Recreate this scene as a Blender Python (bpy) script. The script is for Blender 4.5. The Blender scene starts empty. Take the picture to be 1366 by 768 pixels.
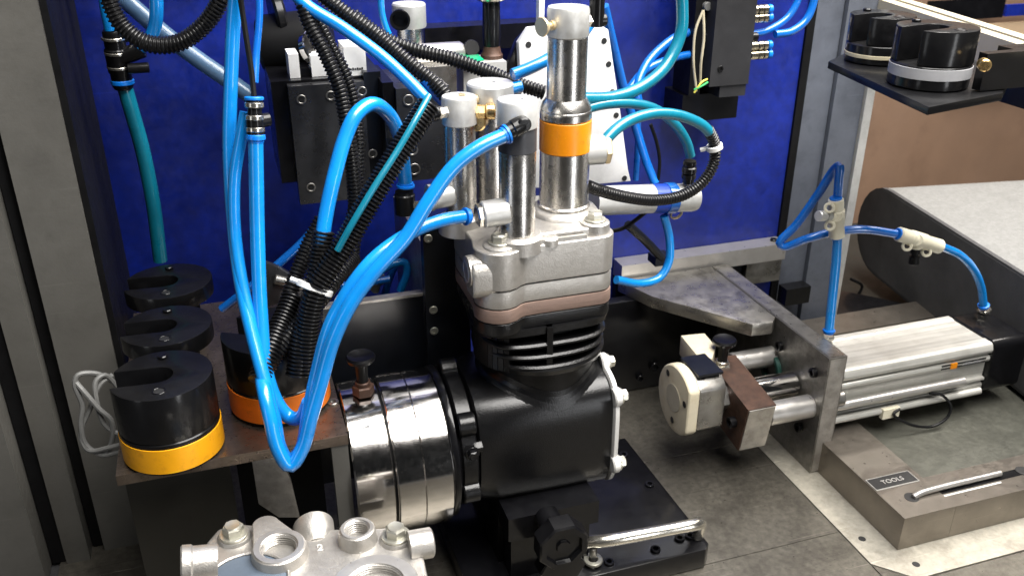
import bpy, bmesh, math, random
from mathutils import Vector, Matrix, noise
random.seed(7)
S = bpy.context.scene
COL = S.collection
MM = 0.001
rad = math.radians

# ------------------------------------------------------------------ camera
CAM = Vector((-233., -607., 560.))
YAW, PIT, FPX = rad(18), rad(25.7), 1210.
cd = bpy.data.cameras.new('camera'); cam = bpy.data.objects.new('camera', cd); COL.objects.link(cam)
cam.location = CAM * MM; cam.rotation_euler = (rad(90) - PIT, 0, -YAW)
cd.sensor_width = 36; cd.lens = 36 * FPX / 1366; cd.clip_start = 0.02; cd.clip_end = 50
cd.dof.use_dof = True; cd.dof.focus_distance = 0.68; cd.dof.aperture_fstop = 16
S.camera = cam
# ------------------------------------------------------------------ world, lamps, exposure
W = bpy.data.worlds.new('World'); S.world = W; W.use_nodes = True
bg = W.node_tree.nodes['Background']; bg.inputs[0].default_value = (0.9, 0.95, 1.0, 1); bg.inputs[1].default_value = 0.012
def area(name, loc, tgt, sx, sy, watts, col):
    l = bpy.data.lights.new(name, 'AREA'); l.shape = 'RECTANGLE'; l.size = sx; l.size_y = sy; l.energy = watts; l.color = col
    o = bpy.data.objects.new(name, l); COL.objects.link(o); o.location = Vector(loc) * MM
    o.rotation_euler = (Vector(tgt) - Vector(loc)).to_track_quat('-Z', 'Y').to_euler()
    return o
area('overhead_light', (330, -280, 1320), (60, -20, 160), 1.3, 0.85, 66, (1, 0.97, 0.93))
area('overhead_light', (1330, 1550, 1500), (240, -20, 40), 0.8, 0.9, 175, (1, 0.95, 0.88))
area('overhead_light', (1500, 250, 1700), (900, 1000, 100), 1.2, 0.4, 26, (1, 0.93, 0.86))  # added lamp, no such source known; brightens the tan board
area('fill_strip', (620, -1500, 150), (0, 0, 250), 0.22, 0.9, 5.5, (0.97, 0.98, 1))  # added unseen strip light for upright highlights on the probes
area('fill_strip', (-1150, -700, 250), (0, 0, 250), 0.22, 0.8, 1.3, (0.95, 0.97, 1))  # added weaker strip on the left, lifts the pad's shaded face
S.view_settings.view_transform = 'Standard'; S.view_settings.look = 'None'
S.view_settings.exposure = 0.0; S.view_settings.gamma = 1
S.cycles.max_bounces = 7; S.cycles.use_denoising = True; S.cycles.caustics_reflective = False; S.cycles.caustics_refractive = False
S.cycles.sample_clamp_indirect = 4.0

# ------------------------------------------------------------------ pixel -> world helper (photograph pixels, real planes)
_f = Vector((math.sin(YAW) * math.cos(PIT), math.cos(YAW) * math.cos(PIT), -math.sin(PIT)))
_r = Vector((math.cos(YAW), -math.sin(YAW), 0)); _u = Vector((math.sin(YAW) * math.sin(PIT), math.cos(YAW) * math.sin(PIT), math.cos(PIT)))
def hit(px, py, ax, v):
    d = _f + _r * ((px - 683) / FPX) + _u * ((384 - py) / FPX)
    return CAM + d * ((v - CAM[ax]) / d[ax])
def pX(px, py, v): return hit(px, py, 0, v)
def pY(px, py, v): return hit(px, py, 1, v)
def pZ(px, py, v): return hit(px, py, 2, v)
def path(*pts):
    P = [pY(*p) for p in pts]
    def on(a, b):                                   # hoses that leave through the top go on upwards
        d = (a - b).normalized(); return [a + d * 40 + Vector((0, 6, 15)), a + d * 70 + Vector((0, 25, 90)), a + d * 75 + Vector((0, 45, 260))]
    if pts[-1][1] < -3: P = P + on(P[-1], P[-2])
    if pts[0][1] < -3: P = on(P[0], P[1])[::-1] + P
    return P

# ------------------------------------------------------------------ materials
def mat(name, col, rough=0.5, metal=0.0, var=0.15, vs=60, rv=0.1, bump=0.0, bs=600, grime=None, gs=25, ga=0.5, brush=None, coat=0.0, trans=0.0, spec=0.5, cr=0.15, gt=(0.48, 0.72), scr=0.0):
    m = bpy.data.materials.new(name); m.use_nodes = True
    nt = m.node_tree; N = nt.nodes; L = nt.links; b = N['Principled BSDF']
    tc = N.new('ShaderNodeTexCoord')
    def nz(scale, det=5, st=None, r=0.6):
        n = N.new('ShaderNodeTexNoise'); n.inputs['Scale'].default_value = scale; n.inputs['Detail'].default_value = det; n.inputs['Roughness'].default_value = r
        if st:
            mp = N.new('ShaderNodeMapping'); mp.inputs['Scale'].default_value = st; L.new(tc.outputs['Object'], mp.inputs[0]); L.new(mp.outputs[0], n.inputs['Vector'])
        else: L.new(tc.outputs['Object'], n.inputs['Vector'])
        return n
    def ramp(src, a, bb, c0=(0, 0, 0, 1), c1=(1, 1, 1, 1)):
        r = N.new('ShaderNodeValToRGB'); r.color_ramp.elements[0].position = a; r.color_ramp.elements[1].position = bb
        r.color_ramp.elements[0].color = c0; r.color_ramp.elements[1].color = c1; L.new(src, r.inputs[0]); return r
    c0 = tuple(max(0, c * (1 - var)) for c in col) + (1,); c1 = tuple(min(1, c * (1 + var)) for c in col) + (1,)
    n1 = nz(vs); out = ramp(n1.outputs['Fac'], 0.3, 0.7, c0, c1).outputs[0]
    if grime:
        n2 = nz(gs, 8, r=0.7); gm = ramp(n2.outputs['Fac'], gt[0], gt[1])
        mul = N.new('ShaderNodeMath'); mul.operation = 'MULTIPLY'; mul.inputs[1].default_value = ga; L.new(gm.outputs[0], mul.inputs[0])
        mx = N.new('ShaderNodeMixRGB'); L.new(mul.outputs[0], mx.inputs[0]); L.new(out, mx.inputs[1]); mx.inputs[2].default_value = tuple(grime) + (1,); out = mx.outputs[0]
    hsrc = None
    if brush:
        n3 = nz(1.0, 3, brush); hsrc = n3
        mx = N.new('ShaderNodeMixRGB'); mx.blend_type = 'MULTIPLY'; mx.inputs[0].default_value = 0.35; L.new(out, mx.inputs[1])
        rr = ramp(n3.outputs['Fac'], 0.3, 0.65, (0.35, 0.35, 0.35, 1), (1, 1, 1, 1)); L.new(rr.outputs[0], mx.inputs[2]); out = mx.outputs[0]
    for k in range(2 if scr else 0):
        mp = N.new('ShaderNodeMapping'); mp.inputs['Rotation'].default_value = ((0.3, 0.9, 0.5), (-0.5, -0.4, 1.9))[k]; mp.inputs['Scale'].default_value = (9, 520, 520)
        L.new(tc.outputs['Object'], mp.inputs[0]); n6 = N.new('ShaderNodeTexNoise'); n6.inputs['Scale'].default_value = 1.0; n6.inputs['Detail'].default_value = 2; L.new(mp.outputs[0], n6.inputs['Vector'])
        r6 = ramp(n6.outputs['Fac'], 0.69, 0.75, (0, 0, 0, 1), (scr, scr, scr, 1)); mx = N.new('ShaderNodeMixRGB'); L.new(r6.outputs[0], mx.inputs[0]); L.new(out, mx.inputs[1])
        mx.inputs[2].default_value = tuple(min(1, c * (2.2 if k == 0 else 0.3) + (0.02 if k == 0 else 0)) for c in col) + (1,); out = mx.outputs[0]
    L.new(out, b.inputs['Base Color'])
    b.inputs['Metallic'].default_value = metal; b.inputs['Coat Weight'].default_value = coat; b.inputs['Coat Roughness'].default_value = cr
    b.inputs['Transmission Weight'].default_value = trans; b.inputs['Specular IOR Level'].default_value = spec
    n4 = nz(vs * 2.3, 6); mr = N.new('ShaderNodeMapRange'); mr.inputs[3].default_value = max(0.02, rough - rv); mr.inputs[4].default_value = min(1, rough + rv)
    mr.inputs[1].default_value = 0.3; mr.inputs[2].default_value = 0.7
    L.new((hsrc or n4).outputs['Fac'], mr.inputs[0]); L.new(mr.outputs[0], b.inputs['Roughness'])
    if bump > 0:
        n5 = nz(bs, 4); bp = N.new('ShaderNodeBump'); bp.inputs['Strength'].default_value = bump; bp.inputs['Distance'].default_value = 0.0006
        L.new(n5.outputs['Fac'], bp.inputs['Height']); L.new(bp.outputs[0], b.inputs['Normal']); L.new(bp.outputs[0], b.inputs['Coat Normal'])
    return m
M = {}
M['blue_paint'] = mat('blue_paint', (0.003, 0.0155, 0.215), 0.45, var=0.3, vs=60, bump=0.2, bs=260, grime=(0.002, 0.006, 0.075), gs=4, ga=0.85, gt=(0.42, 0.66), scr=.12)
M['tube'] = mat('blue_tube', (0.004, 0.235, 0.68), 0.3, var=0.15, vs=30, rv=0.05, coat=0.8, cr=0.1, grime=(0.004, 0.15, 0.45), gs=35, ga=0.4)
M['tube_dark'] = mat('dark_blue_tube', (0.004, 0.13, 0.52), 0.3, var=0.15, vs=30, rv=0.06, coat=0.6, cr=0.1)
M['teal'] = mat('teal_tube', (0.004, 0.16, 0.24), 0.3, var=0.15, vs=30, rv=0.06, coat=0.5, cr=0.12)
M['clear'] = mat('clear_tube', (0.12, 0.22, 0.36), 0.2, var=0.2, vs=40, rv=0.08, trans=0.35)
M['ferrule'] = mat('blue_collar', (0.004, 0.18, 0.70), 0.35, var=0.1)
M['loom'] = mat('black_loom', (0.004, 0.004, 0.0045), 0.5, var=0.3, rv=0.08, spec=0.2, coat=.6, cr=.2)
M['rubber'] = mat('black_rubber', (0.004, 0.004, 0.0045), 0.6, var=0.3, spec=0.15, coat=.15, cr=.25)
M['plastic'] = mat('black_plastic', (0.003, 0.003, 0.0036), 0.5, var=0.3, rv=0.1, spec=0.15, coat=.45, cr=.16, bump=.08, bs=300)
M['cast_black'] = mat('black_casting_paint', (0.0028, 0.0028, 0.0032), 0.5, var=0.3, rv=0.1, bump=0.3, bs=900, vs=90, spec=0.12, coat=.6, cr=.13)
M['black_steel'] = mat('blackened_steel', (0.0032, 0.0032, 0.004), 0.4, var=0.4, vs=45, rv=0.1, bump=0.1, bs=500, grime=(0.009, 0.009, 0.01), gs=60, ga=0.35, spec=.12, coat=.55, cr=.11)
M['oxide'] = mat('black_oxide_plate', (0.005, 0.0062, 0.0095), 0.45, var=0.35, vs=30, rv=0.12, bump=0.08, grime=(0.013, 0.0155, 0.022), gs=40, ga=0.4, spec=0.2, coat=.4, cr=.22)
M['anod'] = mat('black_anodised', (0.003, 0.003, 0.004), 0.4, var=0.35, vs=50, rv=0.08, bump=0.05, grime=(0.008, 0.008, 0.0095), gs=70, ga=0.3, spec=0.15, coat=.6, cr=.12)
M['cast_al'] = mat('cast_aluminium', (0.47, 0.45, 0.42), 0.36, metal=0.7, var=0.08, vs=160, rv=0.08, bump=0.5, bs=900, grime=(0.28, 0.255, 0.225), gs=50, ga=0.35)
M['mach_al'] = mat('machined_aluminium', (0.62, 0.60, 0.57), 0.33, metal=0.8, var=0.06, vs=60, rv=0.06, grime=(0.45, 0.43, 0.40), gs=40, ga=0.3)
M['matt_al'] = mat('matt_aluminium', (0.62, 0.62, 0.60), 0.45, metal=0.55, var=0.08, vs=80, rv=0.1, bump=0.1, grime=(0.36, 0.35, 0.33), gs=90, ga=0.4)
M['steel_probe'] = mat('turned_steel', (0.64, 0.62, 0.59), 0.27, metal=1.0, var=0.04, vs=40, rv=0.03, bump=0.12, bs=900, grime=(0.45, 0.42, 0.38), gs=60, ga=0.2)
M['dark_band'] = mat('grey_band', (0.055, 0.056, 0.062), 0.45, metal=0.2, var=0.2)
M['chrome'] = mat('polished_steel', (0.70, 0.68, 0.66), 0.12, metal=1.0, var=0.03, vs=90, rv=0.03, bump=0.04, bs=90, grime=(0.5, 0.42, 0.36), gs=60, ga=0.2, scr=.2)
M['steel'] = mat('worn_steel', (0.34, 0.33, 0.31), 0.34, metal=0.9, var=0.25, vs=35, rv=0.14, bump=0.15, bs=400, grime=(0.10, 0.085, 0.07), gs=26, ga=0.75)
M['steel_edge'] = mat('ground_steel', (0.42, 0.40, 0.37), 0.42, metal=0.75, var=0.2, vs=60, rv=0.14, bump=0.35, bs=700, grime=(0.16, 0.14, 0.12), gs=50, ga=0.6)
M['plate_steel'] = mat('plate_steel', (0.25, 0.24, 0.22), 0.38, metal=0.85, var=0.2, vs=150, rv=0.12, bump=0.4, bs=700, grime=(0.09, 0.08, 0.07), gs=50, ga=0.6, scr=.45)
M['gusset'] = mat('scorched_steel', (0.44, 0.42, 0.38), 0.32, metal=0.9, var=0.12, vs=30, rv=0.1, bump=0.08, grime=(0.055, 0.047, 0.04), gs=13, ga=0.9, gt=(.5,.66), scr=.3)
M['bench'] = mat('bench_sheet', (0.15, 0.138, 0.115), 0.36, metal=0.7, var=0.25, vs=160, rv=0.1, bump=0.45, bs=1500, grime=(0.05, 0.045, 0.038), gs=18, ga=0.75, scr=.4)
M['bench_strip'] = mat('bright_strip', (0.46, 0.43, 0.36), 0.40, metal=0.5, var=0.15, vs=160, rv=0.12, bump=0.45, bs=1500, grime=(0.20, 0.18, 0.145), gs=30, ga=0.65, scr=.5)
M['tray'] = mat('tray_steel', (0.24, 0.215, 0.185), 0.33, metal=0.85, var=0.06, vs=60, rv=0.06, bump=0.03, bs=900, grime=(0.09, 0.08, 0.068), gs=12, ga=0.45, scr=.15)
M['tray_floor'] = mat('tray_floor', (0.115, 0.115, 0.095), 0.42, metal=0.4, var=0.15, vs=120, rv=0.1, bump=.1, grime=(0.05, 0.05, 0.042), gs=20, ga=0.6, scr=.4)
M['shelf'] = mat('shelf_steel', (0.23, 0.185, 0.15), 0.32, metal=0.85, var=0.15, vs=90, rv=0.1, bump=0.08, grime=(0.10, 0.075, 0.058), gs=30, ga=0.6, scr=.45)
M['rust'] = mat('rusty_steel', (0.085, 0.045, 0.030), 0.5, metal=0.4, var=0.4, vs=70, rv=0.12, bump=0.3, bs=400, grime=(0.03, 0.02, 0.016), gs=50, ga=0.7)
M['copper'] = mat('copper_gasket', (0.27, 0.185, 0.15), 0.5, metal=0.25, var=0.15, vs=60, bump=0.3, bs=700, grime=(0.15, 0.105, 0.085), gs=60, ga=0.5, brush=(60, 60, 900))
M['brass'] = mat('brass', (0.72, 0.50, 0.22), 0.28, metal=0.95, var=0.12, vs=80)
M['pale_brass'] = mat('pale_brass', (0.72, 0.58, 0.36), 0.38, metal=0.6, var=0.1, vs=80)
M['nickel'] = mat('nickel_fitting', (0.70, 0.67, 0.60), 0.24, metal=0.95, var=0.05, vs=60, rv=0.05)
M['zinc'] = mat('zinc_bolt', (0.58, 0.57, 0.50), 0.34, metal=0.8, var=0.08, vs=60, rv=0.05, grime=(0.42, 0.38, 0.24), gs=90, ga=0.4)
M['yellow'] = mat('yellow_tape', (0.86, 0.38, 0.006), 0.36, var=0.1, vs=25, bump=0.12, bs=150, grime=(0.50, 0.20, 0.01), gs=120, ga=0.6, gt=(.54,.70), scr=.25)
M['orange'] = mat('orange_tape', (0.88, 0.20, 0.012), 0.36, var=0.1, vs=25, bump=0.12, bs=150, grime=(0.50, 0.10, 0.01), gs=120, ga=0.6, gt=(.54,.70), scr=.25)
M['amber'] = mat('amber_tape', (0.82, 0.27, 0.006), 0.36, var=0.1, vs=25, bump=0.12, bs=150, grime=(0.45, 0.13, 0.01), gs=120, ga=0.6, gt=(.54,.70), scr=.25)
M['grey_tape'] = mat('grey_tape', (0.30, 0.30, 0.31), 0.5, var=0.1)
M['frame_paint'] = mat('grey_frame_paint', (0.10, 0.096, 0.086), 0.48, var=0.1, vs=60, rv=0.1, bump=0.15, bs=400, grime=(0.05, 0.048, 0.043), gs=30, ga=0.6, scr=0.12)
M['profile'] = mat('blue_grey_profile', (0.15, 0.165, 0.20), 0.36, metal=0.4, var=0.06, vs=60, rv=0.08, bump=0.06, grime=(0.08, 0.09, 0.11), gs=40, ga=0.5, scr=0.12)
M['profile_dark'] = mat('dark_profile', (0.05, 0.055, 0.07), 0.42, metal=0.3, var=0.12, vs=14)
M['white_plate'] = mat('white_plate', (0.80, 0.80, 0.79), 0.45, metal=0.1, var=0.04, vs=40, bump=0.06, grime=(0.45, 0.44, 0.42), gs=60, ga=0.3)
M['cream'] = mat('cream_plastic', (0.82, 0.77, 0.60), 0.38, var=0.06, vs=60, grime=(0.6, 0.52, 0.34), gs=90, ga=0.35)
M['nylon'] = mat('nylon_pad', (0.70, 0.63, 0.47), 0.45, var=0.1, vs=60, bump=0.15, bs=500, grime=(0.40, 0.31, 0.16), gs=60, ga=0.55)
M['nylon_worn'] = mat('worn_nylon', (0.50, 0.46, 0.36), 0.5, var=0.12, vs=60)
M['wood'] = mat('tan_board', (0.20, 0.125, 0.082), 0.6, var=0.15, vs=6, bump=0.05, grime=(0.125, 0.075, 0.05), gs=4, ga=0.9)
M['card'] = mat('cardboard', (0.42, 0.30, 0.19), 0.8, var=0.1, vs=10)
M['beam'] = mat('cream_profile', (0.55, 0.50, 0.38), 0.4, metal=0.2, var=0.08, vs=20, grime=(0.36, 0.31, 0.22), gs=20, ga=0.5)
M['belt'] = mat('grey_belt', (0.21, 0.21, 0.203), 0.7, var=0.15, vs=220, bump=0.5, bs=1200, grime=(0.15, 0.15, 0.145), gs=40, ga=0.5, scr=0.1)
M['conv_side'] = mat('conveyor_side', (0.060, 0.060, 0.063), 0.6, var=0.25, vs=20, bump=0.3, bs=500, grime=(0.10, 0.10, 0.10), gs=18, ga=0.5)
M['pneu'] = mat('anodised_cylinder', (0.66, 0.65, 0.60), 0.38, metal=0.45, var=0.06, vs=40, brush=(5, 300, 300), grime=(0.42, 0.40, 0.35), gs=30, ga=0.45)
M['white'] = mat('white_print', (0.75, 0.75, 0.72), 0.5, var=0.05)
M['black_print'] = mat('black_print', (0.015, 0.015, 0.015), 0.45, var=0.1)
M['blue_label'] = mat('blue_label', (0.012, 0.06, 0.45), 0.4, var=0.1)
M['bush'] = mat('bushing', (0.012, 0.05, 0.04), 0.4, var=0.2)
M['green'] = mat('green_cap', (0.005, 0.30, 0.13), 0.35, var=0.1)
M['wire_grey'] = mat('grey_wire', (0.13, 0.13, 0.125), 0.5, var=0.2)
M['wire_beige'] = mat('beige_wire', (0.45, 0.40, 0.28), 0.5, var=0.15)
M['wire_green'] = mat('green_wire', (0.05, 0.42, 0.12), 0.5, var=0.1)
M['wire_yellow'] = mat('yellow_wire', (0.70, 0.62, 0.10), 0.5, var=0.1)
M['tie'] = mat('white_tie', (0.72, 0.72, 0.70), 0.4, var=0.05)
M['disc_blue'] = mat('blue_grey_disc', (0.10, 0.13, 0.17), 0.5, metal=0.2, var=0.15)
M['manifold'] = mat('manifold_grey', (0.022, 0.022, 0.024), 0.5, var=0.2, vs=40, bump=0.1, spec=.3)
M['block_grey'] = mat('block_grey', (0.085, 0.086, 0.092), 0.3, metal=0.75, var=0.25, vs=30, rv=0.08, bump=0.08, grime=(0.02, 0.02, 0.023), gs=20, ga=0.6)
M['lit_cast'] = mat('lit_casting', (0.74, 0.73, 0.70), 0.4, metal=0.2, var=0.05, bump=.2, bs=800)  # cast aluminium with strong light painted into its colour
M['dark_brass'] = mat('dark_brass', (0.22, 0.13, 0.05), 0.3, metal=0.9, var=0.3, vs=80)
M['fitting'] = mat('champagne_fitting', (0.74, 0.66, 0.50), 0.22, metal=1.0, var=0.05, vs=60, rv=.05)
M['label_edge'] = mat('worn_label', (0.42, 0.41, 0.38), 0.5, var=0.1, grime=(0.2, 0.19, 0.175), gs=300, ga=0.45, gt=(.45,.65))
M['dark_panel'] = mat('dark_olive_panel', (0.02, 0.0185, 0.0145), 0.5, var=0.3, vs=12, grime=(0.009, 0.0085, 0.007), gs=12, ga=0.7)
M['dark_floor'] = mat('dark_floor', (0.03, 0.03, 0.032), 0.6, var=0.2)

# ------------------------------------------------------------------ mesh builder (millimetres)
class MB:
    def __init__(s): s.b = bmesh.new(); s.x = Matrix.Identity(4)
    def _add(s, vs): return [s.b.verts.new(s.x @ Vector(v)) for v in vs]
    def _bev(s, faces, w, seg=2, ang=0.45):
        es = {e for f in faces for e in f.edges if len(e.link_faces) == 2 and e.calc_face_angle(0) > ang}
        if es and w > 0: bmesh.ops.bevel(s.b, geom=list(es), offset=w, segments=seg, profile=0.6, affect='EDGES', clamp_overlap=True)
    def box(s, x0, x1, y0, y1, z0, z1, bev=0.8):
        v = s._add([(x, y, z) for z in (z0, z1) for y in (y0, y1) for x in (x0, x1)])
        fs = [s.b.faces.new([v[i] for i in q]) for q in ((0, 2, 3, 1), (4, 5, 7, 6), (0, 1, 5, 4), (1, 3, 7, 5), (3, 2, 6, 7), (2, 0, 4, 6))]
        if bev: s._bev(fs, bev)
        return s
    def prism(s, pts, ax, a, b, bev=0.8, seg=2):
        def mk(p, h):
            return {'z': (p[0], p[1], h), 'x': (h, p[0], p[1]), 'y': (p[0], h, p[1])}[ax]
        n = len(pts); A = s._add([mk(p, a) for p in pts]); B = s._add([mk(p, b) for p in pts])
        fs = [s.b.faces.new(A[::-1]), s.b.faces.new(B)]
        for i in range(n): fs.append(s.b.faces.new((A[i], A[(i + 1) % n], B[(i + 1) % n], B[i])))
        bmesh.ops.recalc_face_normals(s.b, faces=fs)
        if bev: 
            es = {e for f in fs[:2] for e in f.edges} | {e for f in fs[2:] for e in f.edges if e.calc_face_angle(0) > 0.5}
            bmesh.ops.bevel(s.b, geom=list(es), offset=bev, segments=seg, profile=0.6, affect='EDGES', clamp_overlap=True)
        return s
    def lathe(s, p, ax, prof, n=40, a0=0):
        p = Vector(p); ax = Vector(ax).normalized(); q = ax.to_track_quat('Z', 'Y').to_matrix()
        u, w = q.col[0], q.col[1]; rings = []
        for t, r in prof:
            if r <= 0: rings.append(s._add([p + ax * t]) * n)
            else: rings.append(s._add([p + ax * t + (u * math.cos(a0 + 2 * math.pi * i / n) + w * math.sin(a0 + 2 * math.pi * i / n)) * r for i in range(n)]))
        fs = []
        for k in range(len(rings) - 1):
            A, B = rings[k], rings[k + 1]
            for i in range(n):
                j = (i + 1) % n; vs = []
                for v in (A[i], A[j], B[j], B[i]):
                    if v not in vs: vs.append(v)
                if len(vs) > 2: fs.append(s.b.faces.new(vs))
        if prof[0][1] > 0 and prof[0] != prof[-1]: fs.append(s.b.faces.new(rings[0][::-1]))
        if prof[-1][1] > 0 and prof[0] != prof[-1]: fs.append(s.b.faces.new(rings[-1]))
        bmesh.ops.recalc_face_normals(s.b, faces=fs)
        return s
    def cyl(s, p, ax, L, r, c=0.6, n=40):
        c = min(c, r * 0.4, L * 0.4); return s.lathe(p, ax, [(0, r - c), (c, r), (L - c, r), (L, r - c)], n)
    def ring(s, p, ax, L, ro, ri, c=0.5, n=40):
        return s.lathe(p, ax, [(c, ri), (0, ri + c), (0, ro - c), (c, ro), (L - c, ro), (L, ro - c), (L, ri + c), (L - c, ri), (c, ri)], n)
    def hexa(s, p, ax, L, r, c=0.8, n=6, a0=0):
        return s.lathe(p, ax, [(0, r), (L - c, r), (L, r - c)], n, a0)
    def bolt(s, p, ax, r=5, h=4, wash=True):
        p = Vector(p); ax = Vector(ax).normalized()
        if wash: s.cyl(p, ax, r * 0.28, r * 1.35, 0.3, 24); p = p + ax * r * 0.28
        s.hexa(p, ax, h, r, r * 0.12, 6, random.random()); s.lathe(p + ax * h, ax, [(0, r * 0.78), (r * 0.1, r * 0.7), (r * 0.04, r * 0.3), (r * 0.04, 0)], 20); return s
    def socket(s, p, ax, r=4, h=3):
        return s.lathe(p, ax, [(0, r), (h - 0.4, r), (h, r - 0.4), (h, r * 0.55), (h - r * 0.6, r * 0.5), (h - r * 0.6, 0)], 18)
    def sphere(s, p, r, n=16, sq=1.0):
        return s.lathe(p, (0, 0, 1), [(-r * sq * math.cos(math.pi * k / 10), r * math.sin(math.pi * k / 10) if 0 < k < 10 else 0) for k in range(11)], n)
    def tube(s, pts, r, n=14, step=3.0, wob=0.0):
        s._sweep(smooth(pts, step), lambda d: r, n); return s
    def loom(s, pts, r, pitch=2.8, n=16):
        seq = (0.80, 0.84, 0.99, 1.0, 0.985, 0.84); k = len(seq); P = smooth(pts, pitch / k)
        s._sweep(P, lambda i: r * seq[i % k] , n, idx=True); return s
    def _sweep(s, P, rf, n, idx=False):
        t = (P[1] - P[0]).normalized(); u = t.orthogonal().normalized(); rings = []; d = 0
        for i, p in enumerate(P):
            if i: d += (p - P[i - 1]).length
            t2 = (P[min(i + 1, len(P) - 1)] - P[max(i - 1, 0)]).normalized()
            u = (t.rotation_difference(t2) @ u); u = (u - t2 * u.dot(t2)).normalized(); t = t2; w = t.cross(u)
            r = rf(i if idx else d); rings.append(s._add([p + (u * math.cos(2 * math.pi * k / n) + w * math.sin(2 * math.pi * k / n)) * r for k in range(n)]))
        for A, B in zip(rings, rings[1:]):
            for k in range(n): s.b.faces.new((A[k], A[(k + 1) % n], B[(k + 1) % n], B[k]))
        s.b.faces.new(rings[0][::-1]); s.b.faces.new(rings[-1])
    def loft(s, secs):
        R = [s._add(c) for c in secs]; n = len(R[0]); fs = []
        for A, B in zip(R, R[1:]):
            for k in range(n): fs.append(s.b.faces.new((A[k], A[(k + 1) % n], B[(k + 1) % n], B[k])))
        fs.append(s.b.faces.new(R[0][::-1])); fs.append(s.b.faces.new(R[-1])); bmesh.ops.recalc_face_normals(s.b, faces=fs); return s
def smooth(pts, step):
    P = [Vector(p) for p in pts]
    if len(P) == 2: P = [P[0], P[0].lerp(P[1], .5), P[1]]
    P = [P[0] * 2 - P[1]] + P + [P[-1] * 2 - P[-2]]; out = []
    for i in range(1, len(P) - 2):
        a, b, c, d = P[i - 1:i + 3]
        t0 = 0; t1 = max((b - a).length, .01) ** .5; t2 = t1 + max((c - b).length, .01) ** .5; t3 = t2 + max((d - c).length, .01) ** .5
        for k in range(24):
            t = t1 + (t2 - t1) * k / 24
            A1 = a * ((t1 - t) / t1) + b * (t / t1); A2 = b * ((t2 - t) / (t2 - t1)) + c * ((t - t1) / (t2 - t1)); A3 = c * ((t3 - t) / (t3 - t2)) + d * ((t - t2) / (t3 - t2))
            B1 = A1 * ((t2 - t) / t2) + A2 * (t / t2); B2 = A2 * ((t3 - t) / (t3 - t1)) + A3 * ((t - t1) / (t3 - t1))
            out.append(B1 * ((t2 - t) / (t2 - t1)) + B2 * ((t - t1) / (t2 - t1)))
    out.append(P[-2])
    res = [out[0]]; acc = 0.0
    for a, b in zip(out, out[1:]):
        L = (b - a).length
        while acc + L >= step:
            a = a.lerp(b, (step - acc) / L); L = (b - a).length; acc = 0; res.append(a.copy())
            if L < 1e-9: break
        acc += L
    if (res[-1] - out[-1]).length > step * 0.4 or len(res) < 3: res.append(out[-1])
    return res

# ------------------------------------------------------------------ objects
BASE = {}
def link_mesh(name, mb, m, base, ang=0.6):
    if isinstance(mb, MB):
        bm = mb.b
        for v in bm.verts: v.co = (v.co - base) * MM
        me = bpy.data.meshes.new(name); bm.to_mesh(me); bm.free()
        me.polygons.foreach_set('use_smooth', [True] * len(me.polygons)); me.set_sharp_from_angle(angle=ang)
    else: me = mb
    if not me.materials: me.materials.append(M[m])
    o = bpy.data.objects.new(name, me); COL.objects.link(o); return o
def tag(o, label=None, cat=None, group=None, kind=None):
    for k, v in (('label', label), ('category', cat), ('group', group), ('kind', kind)):
        if v: o[k] = v
def T(name, label, cat, base, group=None):
    o = bpy.data.objects.new(name, None); COL.objects.link(o); o.empty_display_size = 0.02
    base = Vector(base); o.location = base * MM; BASE[o] = base; tag(o, label, cat, group); return o
def P(name, mb, m, par, label=None):
    o = link_mesh(name, mb, m, BASE[par]); o.parent = par; BASE[o] = BASE[par]
    if label: o['label'] = label
    return o
def O(name, mb, m, label, cat, group=None, base=None):
    if base is None:
        vs = [v.co for v in mb.b.verts]; base = Vector((sum(v.x for v in vs) / len(vs), sum(v.y for v in vs) / len(vs), min(v.z for v in vs)))
    base = Vector(base); o = link_mesh(name, mb, m, base); o.location = base * MM; BASE[o] = base; tag(o, label, cat, group); return o
def ST(name, mb, m, par=None):
    base = BASE[par] if par else Vector((0, 0, 0)); o = link_mesh(name, mb, m, base); BASE[o] = base
    if par: o.parent = par
    else: o['kind'] = 'structure'
    return o
def text_mesh(body, size, mtx, thick=0.15):
    c = bpy.data.curves.new('lettering', 'FONT'); c.body = body; c.size = size; c.align_x = 'CENTER'; c.align_y = 'CENTER'; c.extrude = thick; c.resolution_u = 3
    o = bpy.data.objects.new('lettering', c); COL.objects.link(o); dg = bpy.context.evaluated_depsgraph_get()
    me = bpy.data.meshes.new_from_object(o.evaluated_get(dg)); bpy.data.objects.remove(o)
    mb = MB(); mb.b.from_mesh(me); mb.b.transform(mtx); return mb
def frame(o, x, y):
    x = Vector(x).normalized(); y = Vector(y); y = (y - x * y.dot(x)).normalized(); z = x.cross(y)
    m = Matrix((x, y, z)).transposed().to_4x4(); m.translation = Vector(o); return m
def rrect(x0, x1, y0, y1, r, n=6):
    out = []
    for cx, cy, a in ((x1 - r, y1 - r, 0), (x0 + r, y1 - r, 90), (x0 + r, y0 + r, 180), (x1 - r, y0 + r, 270)):
        out += [(cx + r * math.cos(rad(a + 90 * k / n)), cy + r * math.sin(rad(a + 90 * k / n))) for k in range(n + 1)]
    return out
def offset(poly, d):
    n = len(poly); out = []
    for i in range(n):
        a, b, c = (Vector(poly[j % n]) for j in (i - 1, i, i + 1)); e = ((b - a).normalized() + (c - b).normalized()); e.normalize(); out.append((b.x + e.y * d, b.y - e.x * d))
    return out
Zup = Vector((0, 0, 1)); Xp = Vector((1, 0, 0)); Yp = Vector((0, 1, 0))

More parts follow.
